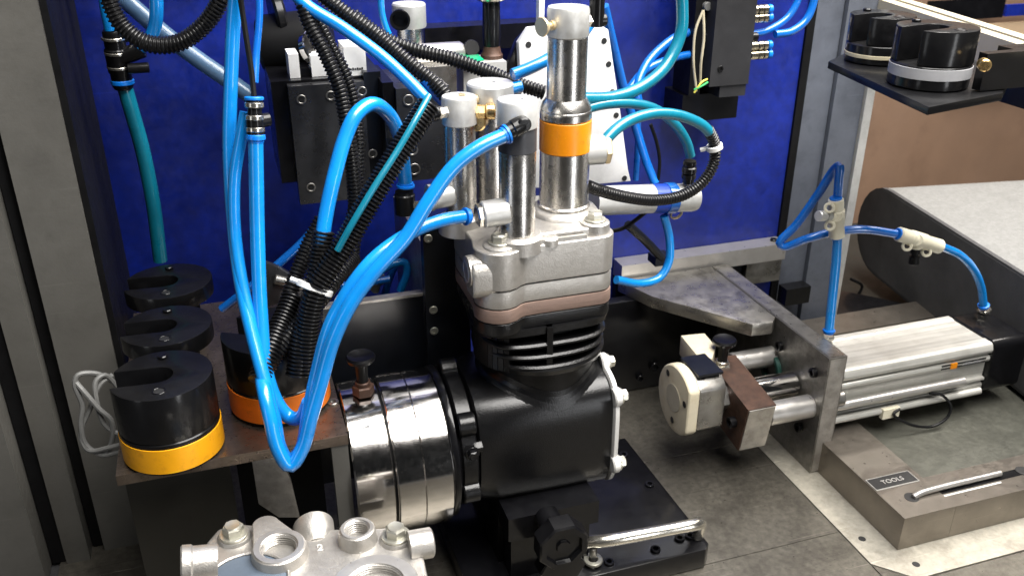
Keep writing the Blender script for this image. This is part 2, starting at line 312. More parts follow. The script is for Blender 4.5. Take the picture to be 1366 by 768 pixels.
# ================================================================== SETTING
bt = MB(); bt.box(-1200, 1500, -700, 1500, -40, -3.5, 0); bench = ST('bench_top', bt, 'dark_floor')
def sheet(pts, m, z=0, label=None):
    o = ST('steel_plate', MB().prism(pts, 'z', -3.4, z, 0.15, 1), m, bench); return o
sheet([(-420, -600), (252, -600), (252, -81), (-420, -81)], 'bench')
sheet([(-420, -80.4), (252, -80.4), (252, 68.5), (-420, 68.5)], 'bench')
sheet([(-420, 69.0), (252, 69.0), (252, 600), (-420, 600)], 'bench')
sheet([(253, -125), (280, -152), (1100, -152), (1100, 210), (253, 210)], 'bench_strip', 0.6)
sheet([(253, 211), (1100, 211), (1100, 600), (253, 600)], 'dark_panel')
sheet([(253, -600), (1100, -600), (1100, -153.2), (279.5, -153.2), (253, -126.5)], 'bench')
for p in ((1150, 718), (1222, 752)):
    ST('screw_hole', MB().lathe(pZ(*p, 0.65), Zup, [(0, 3.4), (0.1, 0)], 16), 'black_print', bench)
bp = MB().box(-380, 378, 250, 258, -3, 950, 0.5); panel = ST('back_panel', bp, 'blue_paint')
ST('far_wall', MB().box(-1200, 2600, 1190, 1200, -600, 2000, 0), 'dark_floor')
O('board_partition', MB().box(482, 1900, 560, 572, -3, 640, 1), 'wood', 'tan wooden board standing behind the belt conveyor at right', 'board')

# left frame posts
t = T('frame_post', 'grey painted steel frame post rising at the left of the blue panel', 'post', (-362, 130, 0))
P('column', MB().box(-384, -342, 100, 250, 0, 950, 3), 'frame_paint', t)
P('edge_strip', MB().box(-341.6, -337, 104, 249, 0, 950, 1), 'rubber', t)
t = T('frame_post', 'narrow pale edge strip of the frame, at the far left behind a black gap', 'post', (-405, 60, 0))
P('column', MB().box(-414, -395, 92, 240, 0, 950, 2), 'frame_paint', t)
P('seal', MB().box(-394, -385, 108, 230, 0, 950, 1), 'rubber', t)
t = T('guard_door', 'dark grey guard door edge with a black seal, leftmost in the photo', 'door', (-470, 60, 0))
P('door_panel', MB().box(-520, -427, 70, 110, 0, 950, 3), 'frame_paint', t)
P('seal', MB().box(-426, -415, 96, 120, 0, 950, 1.5), 'rubber', t)
# right frame post
t = T('frame_post', 'blue grey aluminium frame post rising at the right of the blue panel', 'post', (430, 270, 0))
P('seal', MB().box(378.5, 388, 247, 262, 0, 950, 1.5), 'rubber', t)
P('column', MB().box(389, 424, 250, 300, 0, 950, 1.5), 'profile', t)
P('column', MB().box(425, 464, 244, 300, 0, 950, 1.5), 'profile', t)
P('edge_strip', MB().box(465, 476, 240, 300, 0, 950, 1.0), 'matt_al', t)
P('foot_bracket', MB().box(386, 420, 226, 243, 62, 84, 1), 'black_steel', t)

# ================================================================== COMPRESSOR
comp = T('air_compressor', 'single cylinder compressor with pale cast head, copper gasket and finned black body', 'compressor', (-15, 0, 92))
def head_outline(d=0.0):
    pts = [(-30, -44)]
    pts += [(33 - 13 + 13 * math.cos(rad(a)), -44 + 13 + 13 * math.sin(rad(a))) for a in (-90, -70, -50, -30, -10, 0)]
    pts += [(33 - 13 + 13 * math.cos(rad(a)), 45 - 13 + 13 * math.sin(rad(a))) for a in (0, 20, 45, 70, 90)]
    pts += [(-73 + 14 + 14 * math.cos(rad(a)), 45 - 14 + 14 * math.sin(rad(a))) for a in (90, 115, 140, 160, 180)]
    pts += [(-73, -18)]
    pts += [(-57 + 19 * math.cos(rad(a)), -33 + 19 * math.sin(rad(a))) for a in (180, 200, 220, 240, 260, 280, 300, 318)]
    pts += [(-39, -44.2)]
    return offset(pts, d)
h = MB(); h.prism(head_outline(0), 'z', 276.6, 306, 1.8, 3)
h.prism(rrect(-48, 29, -38, 40, 9), 'z', 303, 312, 2.5, 3)                      # raised deck
h.lathe((6, 0, 309), Zup, [(0, 27), (4, 26), (7, 23.5), (8, 21)], 48)
h.lathe((-41, -30, 300), Zup, [(0, 19), (10, 18.5), (12.5, 16)], 40)
h.lathe((-72, 14, 300), Zup, [(0, 17), (12, 16), (14, 13)], 40)
h.lathe((-57, -36, 304), Zup, [(0, 12.5), (3, 12), (4, 10.5)], 32)
h.lathe((19, -30, 304), Zup, [(0, 11.5), (9, 11), (10, 9.5)], 32)
h.lathe((19, 30, 304), Zup, [(0, 11.5), (9, 11), (10, 9.5)], 32)
for a, b in (((-30, -41.5), (6, -41.5)), ((31, -18), (31, 34))):                # cast ribs on the rim
    h.box(min(a[0], b[0]) - 1.6, max(a[0], b[0]) + 1.6, min(a[1], b[1]) - 1.6, max(a[1], b[1]) + 1.6, 304, 309, 1.4)
h.lathe((-20, -38.5, 304), Zup, [(0, 7.5), (4.5, 7), (6, 5)], 24)
P('cylinder_head', h, 'cast_al', comp)
pb = MB(); pb.lathe((-82, -36, 289), Xp, [(0, 10.5), (.6, 11.5), (22, 13), (30, 10)], 32)
pb.prism([(-49.5, 277), (-46, 271.5), (-30, 271.5), (-28, 285), (-30, 298), (-46, 298), (-49.5, 292)], 'x', -80.5, -62, 2.6, 3)
prt = P('port_boss', pb, 'cast_al', comp)
P('port_bore', MB().ring((-82.4, -36, 289), Xp, 4, 8.5, 6), 'mach_al', prt)
P('valve_plate', MB().prism(head_outline(-0.5), 'z', 262, 275.6, 1.2, 2), 'cast_al', comp)
P('seam', MB().prism(head_outline(-1.6), 'z', 275, 277, 0), 'black_print', comp)
P('gasket', MB().prism(head_outline(-0.2), 'z', 250.5, 261, 0.9, 2), 'copper', comp)
P('seam', MB().prism(head_outline(-1.6), 'z', 260.4, 262.6, 0), 'black_print', comp)
def sqc(z, a, b, cx, cy, e, n=64):
    out = []
    for k in range(n):
        th = 2 * math.pi * k / n; c, s_ = math.cos(th), math.sin(th)
        out.append((cx + a * abs(c) ** (2 / e) * (1 if c >= 0 else -1), cy + b * abs(s_) ** (2 / e) * (1 if s_ >= 0 else -1), z))
    return out
br = MB()
CX = -17
br.prism(head_outline(-0.9), 'z', 239, 250, 2.0, 3)
br.loft([sqc(241, 49, 44, -19, 0, 5), sqc(229, 38, 36, CX, 0, 4), sqc(206, 38, 38, CX + 3, 0, 2.2), sqc(150, 43, 43, CX + 4, 0, 2)])
def fin(z, a, b, e, th, cx=CX): br.loft([sqc(z - th, a - .8, b - .8, cx, 0, e), sqc(z - th * .4, a, b, cx, 0, e), sqc(z + th * .2, a, b, cx, 0, e), sqc(z + th, a - th * .8, b - th * .8, cx, 0, e)])
br.loft([sqc(240, 52, 46.5, -19, 0, 5.5), sqc(234.5, 51.5, 46.5, -19, 0, 5), sqc(233, 50, 45, -19, 0, 5)])
fin(225, 51, 48.5, 3.6, 1.9); fin(215.5, 51, 50, 2.8, 1.9, CX + 1); fin(206.5, 52, 51.5, 2.3, 1.9, CX + 2)
br.loft([sqc(199.5, 47, 47, CX + 3, 0, 2), sqc(200.5, 52, 52, CX + 3, 0, 2.05), sqc(204.5, 53, 53, CX + 3, 0, 2.1), sqc(206, 52, 52, CX + 3, 0, 2.15)])
for k, (a, rr) in enumerate([(263, 49.6), (330, 52), (10, 51), (40, 54), (90, 49), (140, 54), (170, 52)] + [(186 + 5 * q, 54 + 2.0 * math.sin(rad(q * 22))) for q in range(9)]):
    c, s_ = math.cos(rad(a)), math.sin(rad(a))
    br.x = Matrix.Translation((CX + 1.5, 0, 0)) @ Matrix.Rotation(rad(a), 4, 'Z'); br.box(35, rr - 0.5, -2.3, 2.3, 202, 240, 1.2); br.x = Matrix.Identity(4)
br.lathe((CX + 4, 0, 150), Zup, [(0, 46.5), (48, 46.5), (50, 44)], 64)
P('finned_cylinder', br, 'cast_black', comp)
# crankcase: horizontal rounded body, blended saddle to the barrel
ck = MB()
def sec(x, h, e, cz=131): 
    return [(x, p[0], p[1]) for p in [(h * abs(math.cos(t)) ** (2 / e) * (1 if math.cos(t) >= 0 else -1), cz + h * abs(math.sin(t)) ** (2 / e) * (1 if math.sin(t) >= 0 else -1)) for t in [2 * math.pi * k / 64 for k in range(64)]]]
ck.loft([sec(-80, 50, 2.6), sec(-78, 53, 2.7), sec(-60, 53.5, 3.6), sec(-20, 53.5, 3.9), sec(20, 53, 4.2), sec(31, 52.5, 4.4), sec(32.5, 51.5, 4.4)])
n_s = 48; secs = []
for k, (dr, off) in enumerate(((0.2, 9), (0.9, 5.2), (2.2, 2.4), (4.2, .7), (6.6, -.8))):
    ring = []
    for i in range(n_s):
        th = 2 * math.pi * i / n_s; R = 46.6 + dr; y = R * math.sin(th); x = CX + 4 + R * math.cos(th)
        yy = min(abs(y) / 53.5, 0.999); z = 131 + 53.5 * (1 - yy ** 3.8) ** (1 / 3.8)
        ring.append((x, y, z + off))
    secs.append(ring)
for A, B in zip(secs, secs[1:]):
    a = ck._add(A); b_ = ck._add(B)
    for i in range(n_s): ck.b.faces.new((a[i], b_[i], b_[(i + 1) % n_s], a[(i + 1) % n_s]))
ck.prism([(-52, 146), (-56.5, 146), (-56.5, 150), (-52, 153)], 'x', -84, -77, .8)
crank = P('crankcase', ck, 'cast_black', comp)
cv = MB(); cv.loft([sec(33, 53, 4), sec(34, 54.5, 4), sec(37, 54.5, 4), sec(38, 53, 4)])
lugs = [(-48, 168), (-52, 106), (-20, 184), (20, 184), (48, 168), (48, 100)]
for y, z in lugs: cv.cyl((32.6, y, z), Xp, 6.5, 8, 1.2, 24)
cover = P('end_cover', cv, 'lit_cast', comp)  # overexposed look of the cover is put into its colour
for y, z in lugs: P('bolt', MB().bolt((39.2, y, z), Xp, 5, 4.5), 'zinc', comp)
fl = MB(); fl.lathe((-94, 0, 128), Xp, [(0, 56), (1.5, 58), (12, 58), (13.5, 56)], 56)
for a in (200, 260, 320, 20, 80, 140):
    c, s_ = math.cos(rad(a)), math.sin(rad(a)); fl.lathe((-94, 56 * c, 128 + 56 * s_), Xp, [(0, 8.5), (1.2, 9.5), (12.5, 9.5), (13.5, 8.5)], 24)
P('mounting_flange', fl, 'cast_black', comp)
P('oil_plug', MB().bolt((-86, -57, 147), -Yp, 4.2, 4), 'black_steel', comp)
for (x, y, z, r_) in ((-57, -36, 308, 6), (19, -30, 314, 6), (19, 30, 314, 6)): P('bolt', MB().bolt((x, y, z), Zup, r_, 5), 'zinc', comp)
P('bolt', MB().bolt((-76, 32, 296), (-1, -.3, .25), 5, 4.5), 'zinc', comp)

# chrome coupling
cp = T('drive_coupling', 'two polished steel coupling rings left of the black compressor body', 'coupling', (-137, 0, 58))
rg = MB(); rg.lathe((-176, 0, 121), Xp, [(0, 58), (0, 61.2), (1.2, 62.5), (28, 62.5), (29, 61.5)], 96); P('outer_ring', rg, 'chrome', cp)
rg = MB(); rg.lathe((-145.4, 0, 121), Xp, [(0, 62), (1.2, 63.5), (20.6, 63.5), (21.2, 62.9), (21.8, 63.5), (42.5, 63.5), (44, 62)], 96); P('inner_ring', rg, 'chrome', cp)
P('seam', MB().cyl((-148, 0, 121), Xp, 4, 60, .2, 64), 'rubber', cp)
P('bearing_rim', MB().lathe((-101.5, 0, 124), Xp, [(0, 56), (0, 61), (1.5, 62), (5, 62), (7.3, 58)], 72), 'black_steel', cp)
# index plunger
def plunger(name, label, p, s=1.0, group=None, metal='plastic', nut='brass'):
    p = Vector(p); t = T(name, label, 'knob', p, group)
    P('nut', MB().hexa(p, Zup, 7 * s, 7.5 * s, 1).cyl(p + Zup * 7 * s, Zup, 3 * s, 5.2 * s), nut, t)
    P('shaft', MB().lathe(p + Zup * 9.6 * s, Zup, [(0, 4 * s), (5 * s, 4 * s), (12 * s, 4.5 * s), (16 * s, 5.5 * s)], 24), metal, t)
    P('cap', MB().lathe(p + Zup * 24 * s, Zup, [(0, 5.5 * s), (2 * s, 9.2 * s), (4.5 * s, 10 * s), (6 * s, 9 * s), (5.2 * s, 7 * s), (4.6 * s, 0)], 32), metal, t)
    return t
plunger('index_plunger', 'black mushroom knob with brass nut standing on the chrome coupling', pZ(485, 524, 184), 1.12, None, 'plastic', 'rust')

# fixture below compressor
fx = T('clamp_fixture', 'black fixture plate and clamp block carrying the compressor', 'fixture', (20, 0, 1))
P('base_plate', MB().prism([(-95, -84), (112, -84), (118, -78), (114, 88), (-95, 88)], 'z', 0.8, 21, 1.5), 'anod', fx)
P('clamp_block', MB().box(-62, 14, -44, 44, 21.2, 92, 2), 'black_steel', fx)
P('clamp_bar', MB().box(-62, 15, -72, -45, 66, 88, 2.4), 'black_steel', fx)
P('riser', MB().box(-58, 10, -66, -45, 21.3, 65.8, 1.5), 'black_steel', fx)
for (x, y) in ((106, -66), (96, -66), (70, -72), (26, -74), (104, 10), (100, 60)):
    P('bolt', MB().socket((x, y, 21), Zup, 4.4, 2.6), 'black_steel', fx)
hk = T('star_knob', 'black octagonal clamping knob in front of the clamp bar', 'knob', (-30, -100, 40))
kp = pY(748, 722, -104)
P('front_boss', MB().lathe(kp + Vector((0, 8, 0)), -Yp, [(0, 15), (0, 20), (1.2, 21), (15, 21), (16.4, 19.6), (16.4, 15.5), (13, 14.5), (13, 6), (15, 5.5), (15, 0)], 8, rad(22.5)), 'black_steel', hk)
P('nut', MB().hexa(kp + Vector((2, 12, -27)), -Yp, 14, 19, 1.2, 6), 'black_steel', hk)
P('shaft', MB().cyl(kp + Vector((0, 8.2, 0)), Yp, 24, 10), 'black_steel', hk)
P('washer', MB().ring(pZ(791, 748, 24), Zup, 3, 8, 4), 'zinc', hk)
P('stud', MB().cyl(pZ(791, 748, 22), Zup, 15, 3), 'steel', hk)
a, b = pZ(806, 722, 44), pZ(936, 697, 44)
hd = MB(); hd.tube([a + Vector((-14, 16, -21)), a + Vector((-12, 10, -6)), a + Vector((0, 1, 0)), a.lerp(b, .5), b + Vector((-5, 0, 0)), b + Vector((1, 4, -4)), b + Vector((2, 8, -21))], 5.4, 16, 2)
O('bar_handle', hd, 'nickel', 'polished bent bar handle on the right of the black fixture plate', 'handle')

# ================================================================== PROBE TUBES
def probe(name, label, x, y, z0, segs, top):
    """segs: list of (part name, material, [(z, r)...])"""
    t = T(name, label, 'test probe', (x, y, z0), 'test probes plugged into the head')
    for nm, m, pr in segs: P(nm, MB().lathe((x, y, 0), Zup, pr, 56), m, t)
    return t
x, y = 5.5, 0
tp = probe('test_probe', 'tallest steel probe with an orange band, standing on the compressor head', x, y, 316, [
    ('body', 'steel_probe', [(316.5, 18.5), (317.5, 20), (319, 20), (320, 18.7), (360.5, 18.7), (361, 18.2)]),
    ('band', 'amber', [(361, 18.9), (361.3, 19.2), (383.7, 19.2), (384, 18.9)]),
    ('collar', 'steel_probe', [(384.2, 18.2), (385, 19), (389, 19), (391, 18.6), (391.6, 18), (392, 18.6), (395.5, 17.6), (399.5, 14.8)]),
    ('barrel', 'steel_probe', [(399.6, 14.3), (442.5, 14.3), (443, 13.8)]),
    ('cap', 'matt_al', [(443.2, 14.6), (443.8, 15), (461, 15), (463, 14.2), (463.2, 5), (462.2, 4.2), (462.2, 0)])], 0)
def thumb(par, p, ax, s=1.0, m='pale_brass'):
    p = Vector(p); ax = Vector(ax).normalized()
    k = P('thumb_screw', MB().lathe(p, ax, [(0, 4.2 * s), (3 * s, 4.2 * s), (3.4 * s, 2.8 * s), (7 * s, 2.8 * s), (8 * s, 5 * s), (11.5 * s, 7.6 * s), (13 * s, 8.2 * s), (14 * s, 7.6 * s), (14 * s, 0)], 30), m, par); return k
thumb(tp, (x - 13.5, y - 6, 452), (-1, -.45, 0), .82)
P('nut', MB().hexa((x + 14, y - 2, 453), (1, -.12, 0), 6, 4.6, .5), 'nickel', tp)
P('fitting', MB().cyl((x + 20, y - 3, 449), Zup, 22, 5.4).cyl((x + 18, y - 3, 453), Xp, 9, 4.4), 'plastic', tp)
P('side_port', MB().lathe((x + 15, y - 2, 359), (1, -.15, 0), [(0, 11), (14, 11), (15, 10)], 36), 'matt_al', tp)
P('port_nut', MB().hexa((x + 30, y - 4.2, 359), (1, -.15, 0), 4, 11, 1), 'pale_brass', tp)
P('clip', MB().box(x - 21, x - 17, y + 2, y + 8, 452, 475, 1.5), 'white_plate', tp)
x, y = -42, -31
mp = probe('test_probe', 'grey banded probe with a black elbow fitting, nearest on the head', x, y, 312, [
    ('body', 'steel_probe', [(311.8, 11.8), (312.6, 12.8), (373.5, 13.2), (374, 12.9)]),
    ('band', 'dark_band', [(374, 13.4), (390.5, 13.4)]),
    ('cap', 'matt_al', [(390.6, 13.8), (391, 14.2), (408, 14.2), (409.2, 13.4), (409.4, 4), (408.8, 3.4), (408.8, 0)])], 0)
fp = pY(690, 172, -48)
P('elbow_fitting', MB().lathe(fp + Vector((6, 2, 3)), Vector((-1, -.1, -.38)), [(0, 3), (0, 5.6), (3, 6.2), (9, 6.2), (10, 5.4), (15, 5.4), (16, 6), (20, 6), (21, 5)], 24).cyl(fp + Vector((4, 14, 3)), -Yp, 18, 5, 1, 24), 'plastic', mp)
sp0 = pY(676, 281, -34); sp1 = pY(640, 287, -34)
P('side_port', MB().lathe(sp0, sp1 - sp0, [(0, 9.6), (17.5, 9.6), (18.5, 8.8)], 40), 'matt_al', mp)
P('port_nut', MB().hexa(sp1 + (sp1 - sp0).normalized() * -3, sp1 - sp0, 5.5, 8.4, 1), 'nickel', mp)
x, y = -71, 14
lp = probe('test_probe', 'slim grey probe with a white cap at the left of the head', x, y, 314, [
    ('body', 'steel_probe', [(313.6, 11), (314.4, 11.6), (382.6, 11.6), (383, 11.2)]),
    ('cap', 'matt_al', [(383, 12.2), (383.5, 12.7), (402, 12.7), (403.2, 12), (403.4, 3.6), (402.6, 3), (402.6, 0)])], 0)
P('nut', MB().hexa((x - 11, y - 5, 394), (-1, -.3, 0), 6.5, 4.4, .5), 'nickel', lp)
P('elbow_fitting', MB().lathe((x - 17.6, y - 7, 394), (-1, -.3, 0), [(0, 4), (1, 5.6), (13, 6), (14, 5)], 20).cyl((x - 27, y - 9.5, 388), Zup, 14, 5.4, 1, 20), 'plastic', lp)
P('side_port', MB().lathe((x - 8, y - 2, 331), (-1, -.1, -.03), [(0, 9), (15, 9), (15.6, 10), (18, 10)], 36), 'matt_al', lp)
P('side_fitting', MB().hexa((x + 11, y - 4, 392), (1, -.25, 0), 7, 5.2, .7).cyl((x + 18, y - 5.8, 392), (1, -.25, 0), 7, 6, 1, 20), 'brass', lp)
x, y = -43, 30
bpz = probe('test_probe', 'stout probe with two brass thumb screws behind the slim grey probe', x, y, 312, [
    ('body', 'steel_probe', [(311, 16), (384, 16)]),
    ('cap', 'matt_al', [(384, 16.6), (385, 17.4), (406, 17.4), (407.4, 16.4), (407.6, 4), (406.8, 3.4), (406.8, 0)])], 0)
thumb(bpz, (x - 14, y - 10, 398), (-1, -.55, -.06), .95)
P('thumb_screw', MB().cyl((x - 12, y - 14, 384), (-.6, -1, 0), 9, 6.5, 1, 24), 'brass', bpz)
P('hose_barb', MB().cyl((x + 15, y - 2, 402), (1, 0, .14), 9, 4.4), 'tube', bpz)
x, y = pY(545, 5, 150)[0], 150
fpz = probe('test_probe', 'steel probe with a round black side port, at the back left of the head', x, y, 380, [
    ('body', 'steel_probe', [(385, 11.2), (429, 11.2)]), ('cap', 'matt_al', [(429, 13.4), (430, 13.9), (447, 13.9), (448.3, 13), (448.5, 3), (448, 0)])], 0)
pp = pY(533, 27, 128); P('side_port', MB().lathe(pp + Vector((3, 12, 0)), Vector((-.22, -1, 0)), [(0, 7), (11, 7), (11.5, 8.2), (14, 8.2), (14, 6.6), (8, 6), (8, 0)], 32), 'plastic', fpz)

# horizontal silver cylinder right of head
a = pY(792, 268, 62); b = pY(928, 263, 62)
hc = T('sensor_cylinder', 'silver cylinder with a blue label lying behind the head at right', 'air cylinder', a)
ax = (b - a).normalized(); Lh = (b - a).length
P('barrel', MB().lathe(a, ax, [(0, 12.6), (Lh * .72, 12.6), (Lh * .73, 12.0)], 44), 'matt_al', hc)
P('end_cap', MB().lathe(a + ax * Lh * .735, ax, [(0, 12.2), (Lh * .22, 12.6), (Lh * .262, 11.6), (Lh * .265, 4)], 44), 'matt_al', hc)
P('label', MB().lathe(a + ax * Lh * .56, ax, [(0, 12.75), (Lh * .17, 12.75)], 44), 'blue_label', hc)
P('strap', MB().ring(a + ax * Lh * .69, ax, 9, 13.6, 12.65), 'tube_dark', hc)
P('barbed_fitting', MB().lathe(pY(918, 244, 58), pY(921, 206, 58) - pY(918, 244, 58), [(0, 5), (4, 5), (4.5, 6.2), (8, 6.2), (8.5, 5.2), (10, 6.4), (14, 6.4), (15, 5.2), (17, 6), (20, 5.4)], 24), 'plastic', hc)
P('ring_clip', MB().ring(pY(903, 286, 60), Vector((0, 1, .3)), 3, 6, 4.6), 'pale_brass', hc)
st = T('support_strut', 'dark blue diagonal strut under the silver cylinder at the rail', 'strut', pY(880, 335, 150))
P('arm', MB().tube([pY(838, 300, 120), pY(862, 322, 140), pY(884, 345, 150)], 4.5, 8, 4), 'oxide', st)
P('foot', MB().box(*(sum(((c - 9 * (i < 2), c + 9 * (i < 2)) if i != 2 else (c - 4, c + 5) for i, c in enumerate(pY(880, 345, 155))), ())), 1), 'oxide', st)

# white bracket plate behind the probes
wp = T('white_bracket', 'white perforated bracket plate standing behind the tall probe', 'bracket', (60, 120, 285))
c = [pY(*p, 120) for p in ((692, 58), (705, 38), (790, 28), (812, 40), (828, 150), (838, 226), (842, 242), (796, 246), (700, 252))]
P('plate', MB().prism([(v.x, v.z) for v in c], 'y', 120, 128, 1.2), 'white_plate', wp)
for q in ((705, 60), (806, 55), (812, 86), (817, 123), (822, 154), (833, 238)):
    v = pY(*q, 119.6); P('hole', MB().lathe(v, Yp, [(0, 2.6), (.1, 1.0), (.4, 0)], 16), 'black_print', wp)
P('side_plate', MB().prism([(v.x, v.z) for v in [pY(*p, 130) for p in ((668, 110), (690, 55), (706, 38), (706, 250), (668, 250))]], 'y', 130, 138, 1), 'anod', wp)
P('top_edge', MB().prism([(v.x, v.z) for v in [pY(*p, 124) for p in ((752, 20), (808, 20), (812, 36), (752, 37))]], 'y', 129, 150, 1), 'matt_al', wp)

# ================================================================== LEFT BLACK BLOCKS
blk = T('mounting_block', 'big black mounting block with drilled holes at upper left', 'block', (-150, 120, 300))
c0, c1 = pY(384, 116, 100), pY(506, 262, 100)
P('front_plate', MB().box(c0.x, c1.x - 6, 100, 110, c1.z, c0.z, 1.6), 'block_grey', blk)
P('body', MB().box(c0.x - 12, c1.x - 2, 110.4, 180, c1.z + 16, c0.z + 2, 1.2), 'anod', blk)
P('edge_plate', MB().box(c1.x - 5.4, c1.x + 8, 104, 180, c1.z + 2, c0.z + 6, 1.2), 'oxide', blk)
for q in ((402, 133), (441, 128), (483, 122), (415, 250), (497, 205)):
    v = pY(*q, 99.7); P('screw_hole', MB().ring(v, -Yp, .7, 3.8, 2.5, .2, 20), 'steel', blk); P('screw_hole', MB().lathe(v, -Yp, [(0, 2.5), (.2, 0)], 18), 'black_print', blk)
sb = T('mounting_block', 'smaller black block with three bored holes behind the slim probe', 'block', (-80, 85, 290))
c0, c1 = pY(528, 119, 78), pY(602, 236, 78)
P('body', MB().box(c0.x, c1.x, 78, 150, c1.z, c0.z, 1.2), 'block_grey', sb)
for q, r_ in (((545, 134), 4.5), ((550, 200), 4.8), ((553, 226), 5.0)):
    v = pY(*q, 77.5); P('bore', MB().ring(v + Vector((0, .3, 0)), -Yp, .8, r_, r_ * .7, .2, 24), 'steel', sb); P('bore', MB().lathe(v, -Yp, [(0, r_ * .62), (.2, 0)], 20), 'black_print', sb)
P('side_shim', MB().box(c0.x - 9, c0.x - 0.6, 84, 150, c1.z + 4, c0.z + 4, 1), 'black_steel', sb)
ab = T('clamp_jaw', 'bright machined aluminium jaw sitting on the big black block', 'jaw', (-140, 125, 400))
zt = pY(384, 116, 100).z + 2.2
def jaw(px0, px1, ytop, Yd, m='white_plate', dep=24):
    v0, v1 = pY(px0, ytop, Yd), pY(px1, ytop, Yd); P('jaw_block', MB().box(v0.x, v1.x, Yd, Yd + dep, zt, v0.z, 1.2), m, ab)
jaw(384, 398, 73, 118); jaw(414, 440, 75, 118); jaw(398.6, 413.4, 92, 122, 'black_steel'); jaw(458, 487, 63, 112, dep=30); jaw(440.6, 457.4, 85, 124, 'anod')
mb = MB(); vv = pY(476, 92, 111.8)
for k in range(6): mb.box(vv.x - 5.4 + k * 1.8, vv.x - 4.1 + k * 1.8, 111.6, 111.95, vv.z - .8, vv.z + (.9 if k % 2 else .5), 0)
P('print_marks', mb, 'black_print', ab)
P('pin', MB().lathe(pY(418, 66, 140), Vector((.5, -.6, .35)), [(0, 15), (5, 15), (6, 14), (6, 10), (3, 9), (3, 0)], 36), 'chrome', ab)
dk = T('actuator', 'dark rounded actuator half hidden behind the black looms at top', 'actuator', (-160, 190, 400))
v = pY(395, 45, 190); P('body', MB().cyl(v + Vector((-30, 0, -8)), Vector((1, -.2, .1)), 60, 24, 3), 'rubber', dk); P('flange', MB().cyl(v + Vector((-18, -2, 14)), Vector((1, .1, .1)), 9, 22, 2), 'plastic', dk)

# rail and parts behind
rl = T('cross_beam', 'dark textured beam crossing the blue panel at the top', 'beam', (-30, 215, 400))
a, b = pY(563, 36, 232), pY(700, 60, 232); P('beam', MB().box(a.x, b.x + 30, 222, 249, b.z, a.z, 1), 'black_steel', rl)
bb = T('brass_plunger', 'black plunger with a green cap behind the stout probe', 'knob', pY(656, 84, 135))
v = pY(656, 84, 135); P('nut', MB().lathe(v, Zup, [(0, 9), (7, 9.5), (9, 8), (14, 7)], 24), 'rust', bb)
P('shaft', MB().lathe(v + Zup * 14.2, Zup, [(0, 7), (10, 7.6), (42, 7.2), (46, 5.5), (48, 5)], 28), 'plastic', bb)
P('cap', MB().lathe(v + Zup * 48.5, Zup, [(0, 5), (3, 12), (5, 13), (7, 12), (7, 6)], 32), 'nickel', bb); P('insert', MB().cyl(v + Zup * 55.6, Zup, 4, 6), 'green', bb)
hb = T('valve_block', 'small silver valve block with a green sticker behind the looms', 'valve', pY(600, 90, 130))
a, b = pY(556, 62, 140), pY(618, 84, 140); P('barrel', MB().lathe(pY(552, 74, 140), Xp, [(0, 9), (b.x - a.x, 9), (b.x - a.x + 3, 7)], 36), 'mach_al', hb)
a, b = pY(618, 86, 118), pY(676, 104, 118); P('body', MB().box(a.x, b.x, 118, 150, b.z - 12, a.z, 1.2), 'matt_al', hb)
a, b = pY(612, 84, 112), pY(650, 84, 112); P('sticker', MB().prism([(v.x, v.y) for v in (pZ(610, 78, a.z), pZ(632, 70, a.z), pZ(646, 82, a.z), pZ(620, 88, a.z))], 'z', a.z + .6, a.z + 1.4, .2), 'green', hb)
P('port', MB().cyl(pY(627, 66, 140), Vector((0, -1, .4)), 6, 7), 'plastic', hb)
a, b = pY(545, 84, 110), pY(612, 118, 110); P('plate', MB().box(a.x, b.x, 116, 150, b.z - 22, a.z - 6, 1.2), 'steel', hb)

# vertical black plate left of the compressor and black box below
vp = T('side_plate', 'tall black side plate with screw holes left of the finned cylinder', 'plate', (-75, 60, 1))
a, b = pY(563, 296, 56), pY(628, 450, 56)
P('plate', MB().box(a.x, b.x, 56, 66, 60, a.z, 1.2), 'oxide', vp)
for q in ((578, 413), (579, 441), (571, 318)):
    v = pY(*q, 55.6); P('screw', MB().socket(v, -Yp, 3.6, 1.2), 'zinc', vp)
gb = T('gear_housing', 'black box housing with a bright top edge behind the chrome rings', 'housing', (-145, 85, 1))
a, b = pY(376, 408, 82), pY(566, 392, 82)
P('front_wall', MB().box(a.x, b.x - 1, 82, 88, 40, b.z - 1.2, .8), 'oxide', gb)
P('top_edge', MB().box(a.x, b.x - 1, 81, 89, b.z - 1, b.z + 1.4, .6), 'steel_edge', gb)
P('side_wall', MB().box(b.x - .8, b.x + 3, 82, 200, 40, b.z + 48, .8), 'steel_edge', gb)
br2 = T('hinge_bracket', 'small grey hinge bracket behind the tied black looms', 'bracket', pY(385, 385, 95))
c = [pY(*p, 96) for p in ((350, 348), (372, 356), (398, 372), (425, 378), (428, 390), (385, 400), (350, 412))]
P('plate', MB().prism([(v.x, v.z) for v in c], 'y', 96, 101, .8), 'block_grey', br2); P('pin', MB().cyl(pY(366, 372, 95), pY(425, 386, 95) - pY(366, 372, 95), 36, 4), 'steel', br2)
cn = T('valve_terminal', 'cream connectors inside the dark box behind the blue hoses', 'connector', pY(500, 384, 140))
for q in ((488, 384), (500, 388), (506, 378)): P('connector', MB().cyl(pY(*q, 140), Vector((.2, -.3, 1)), 10, 4, .8, 16), 'cream', cn)

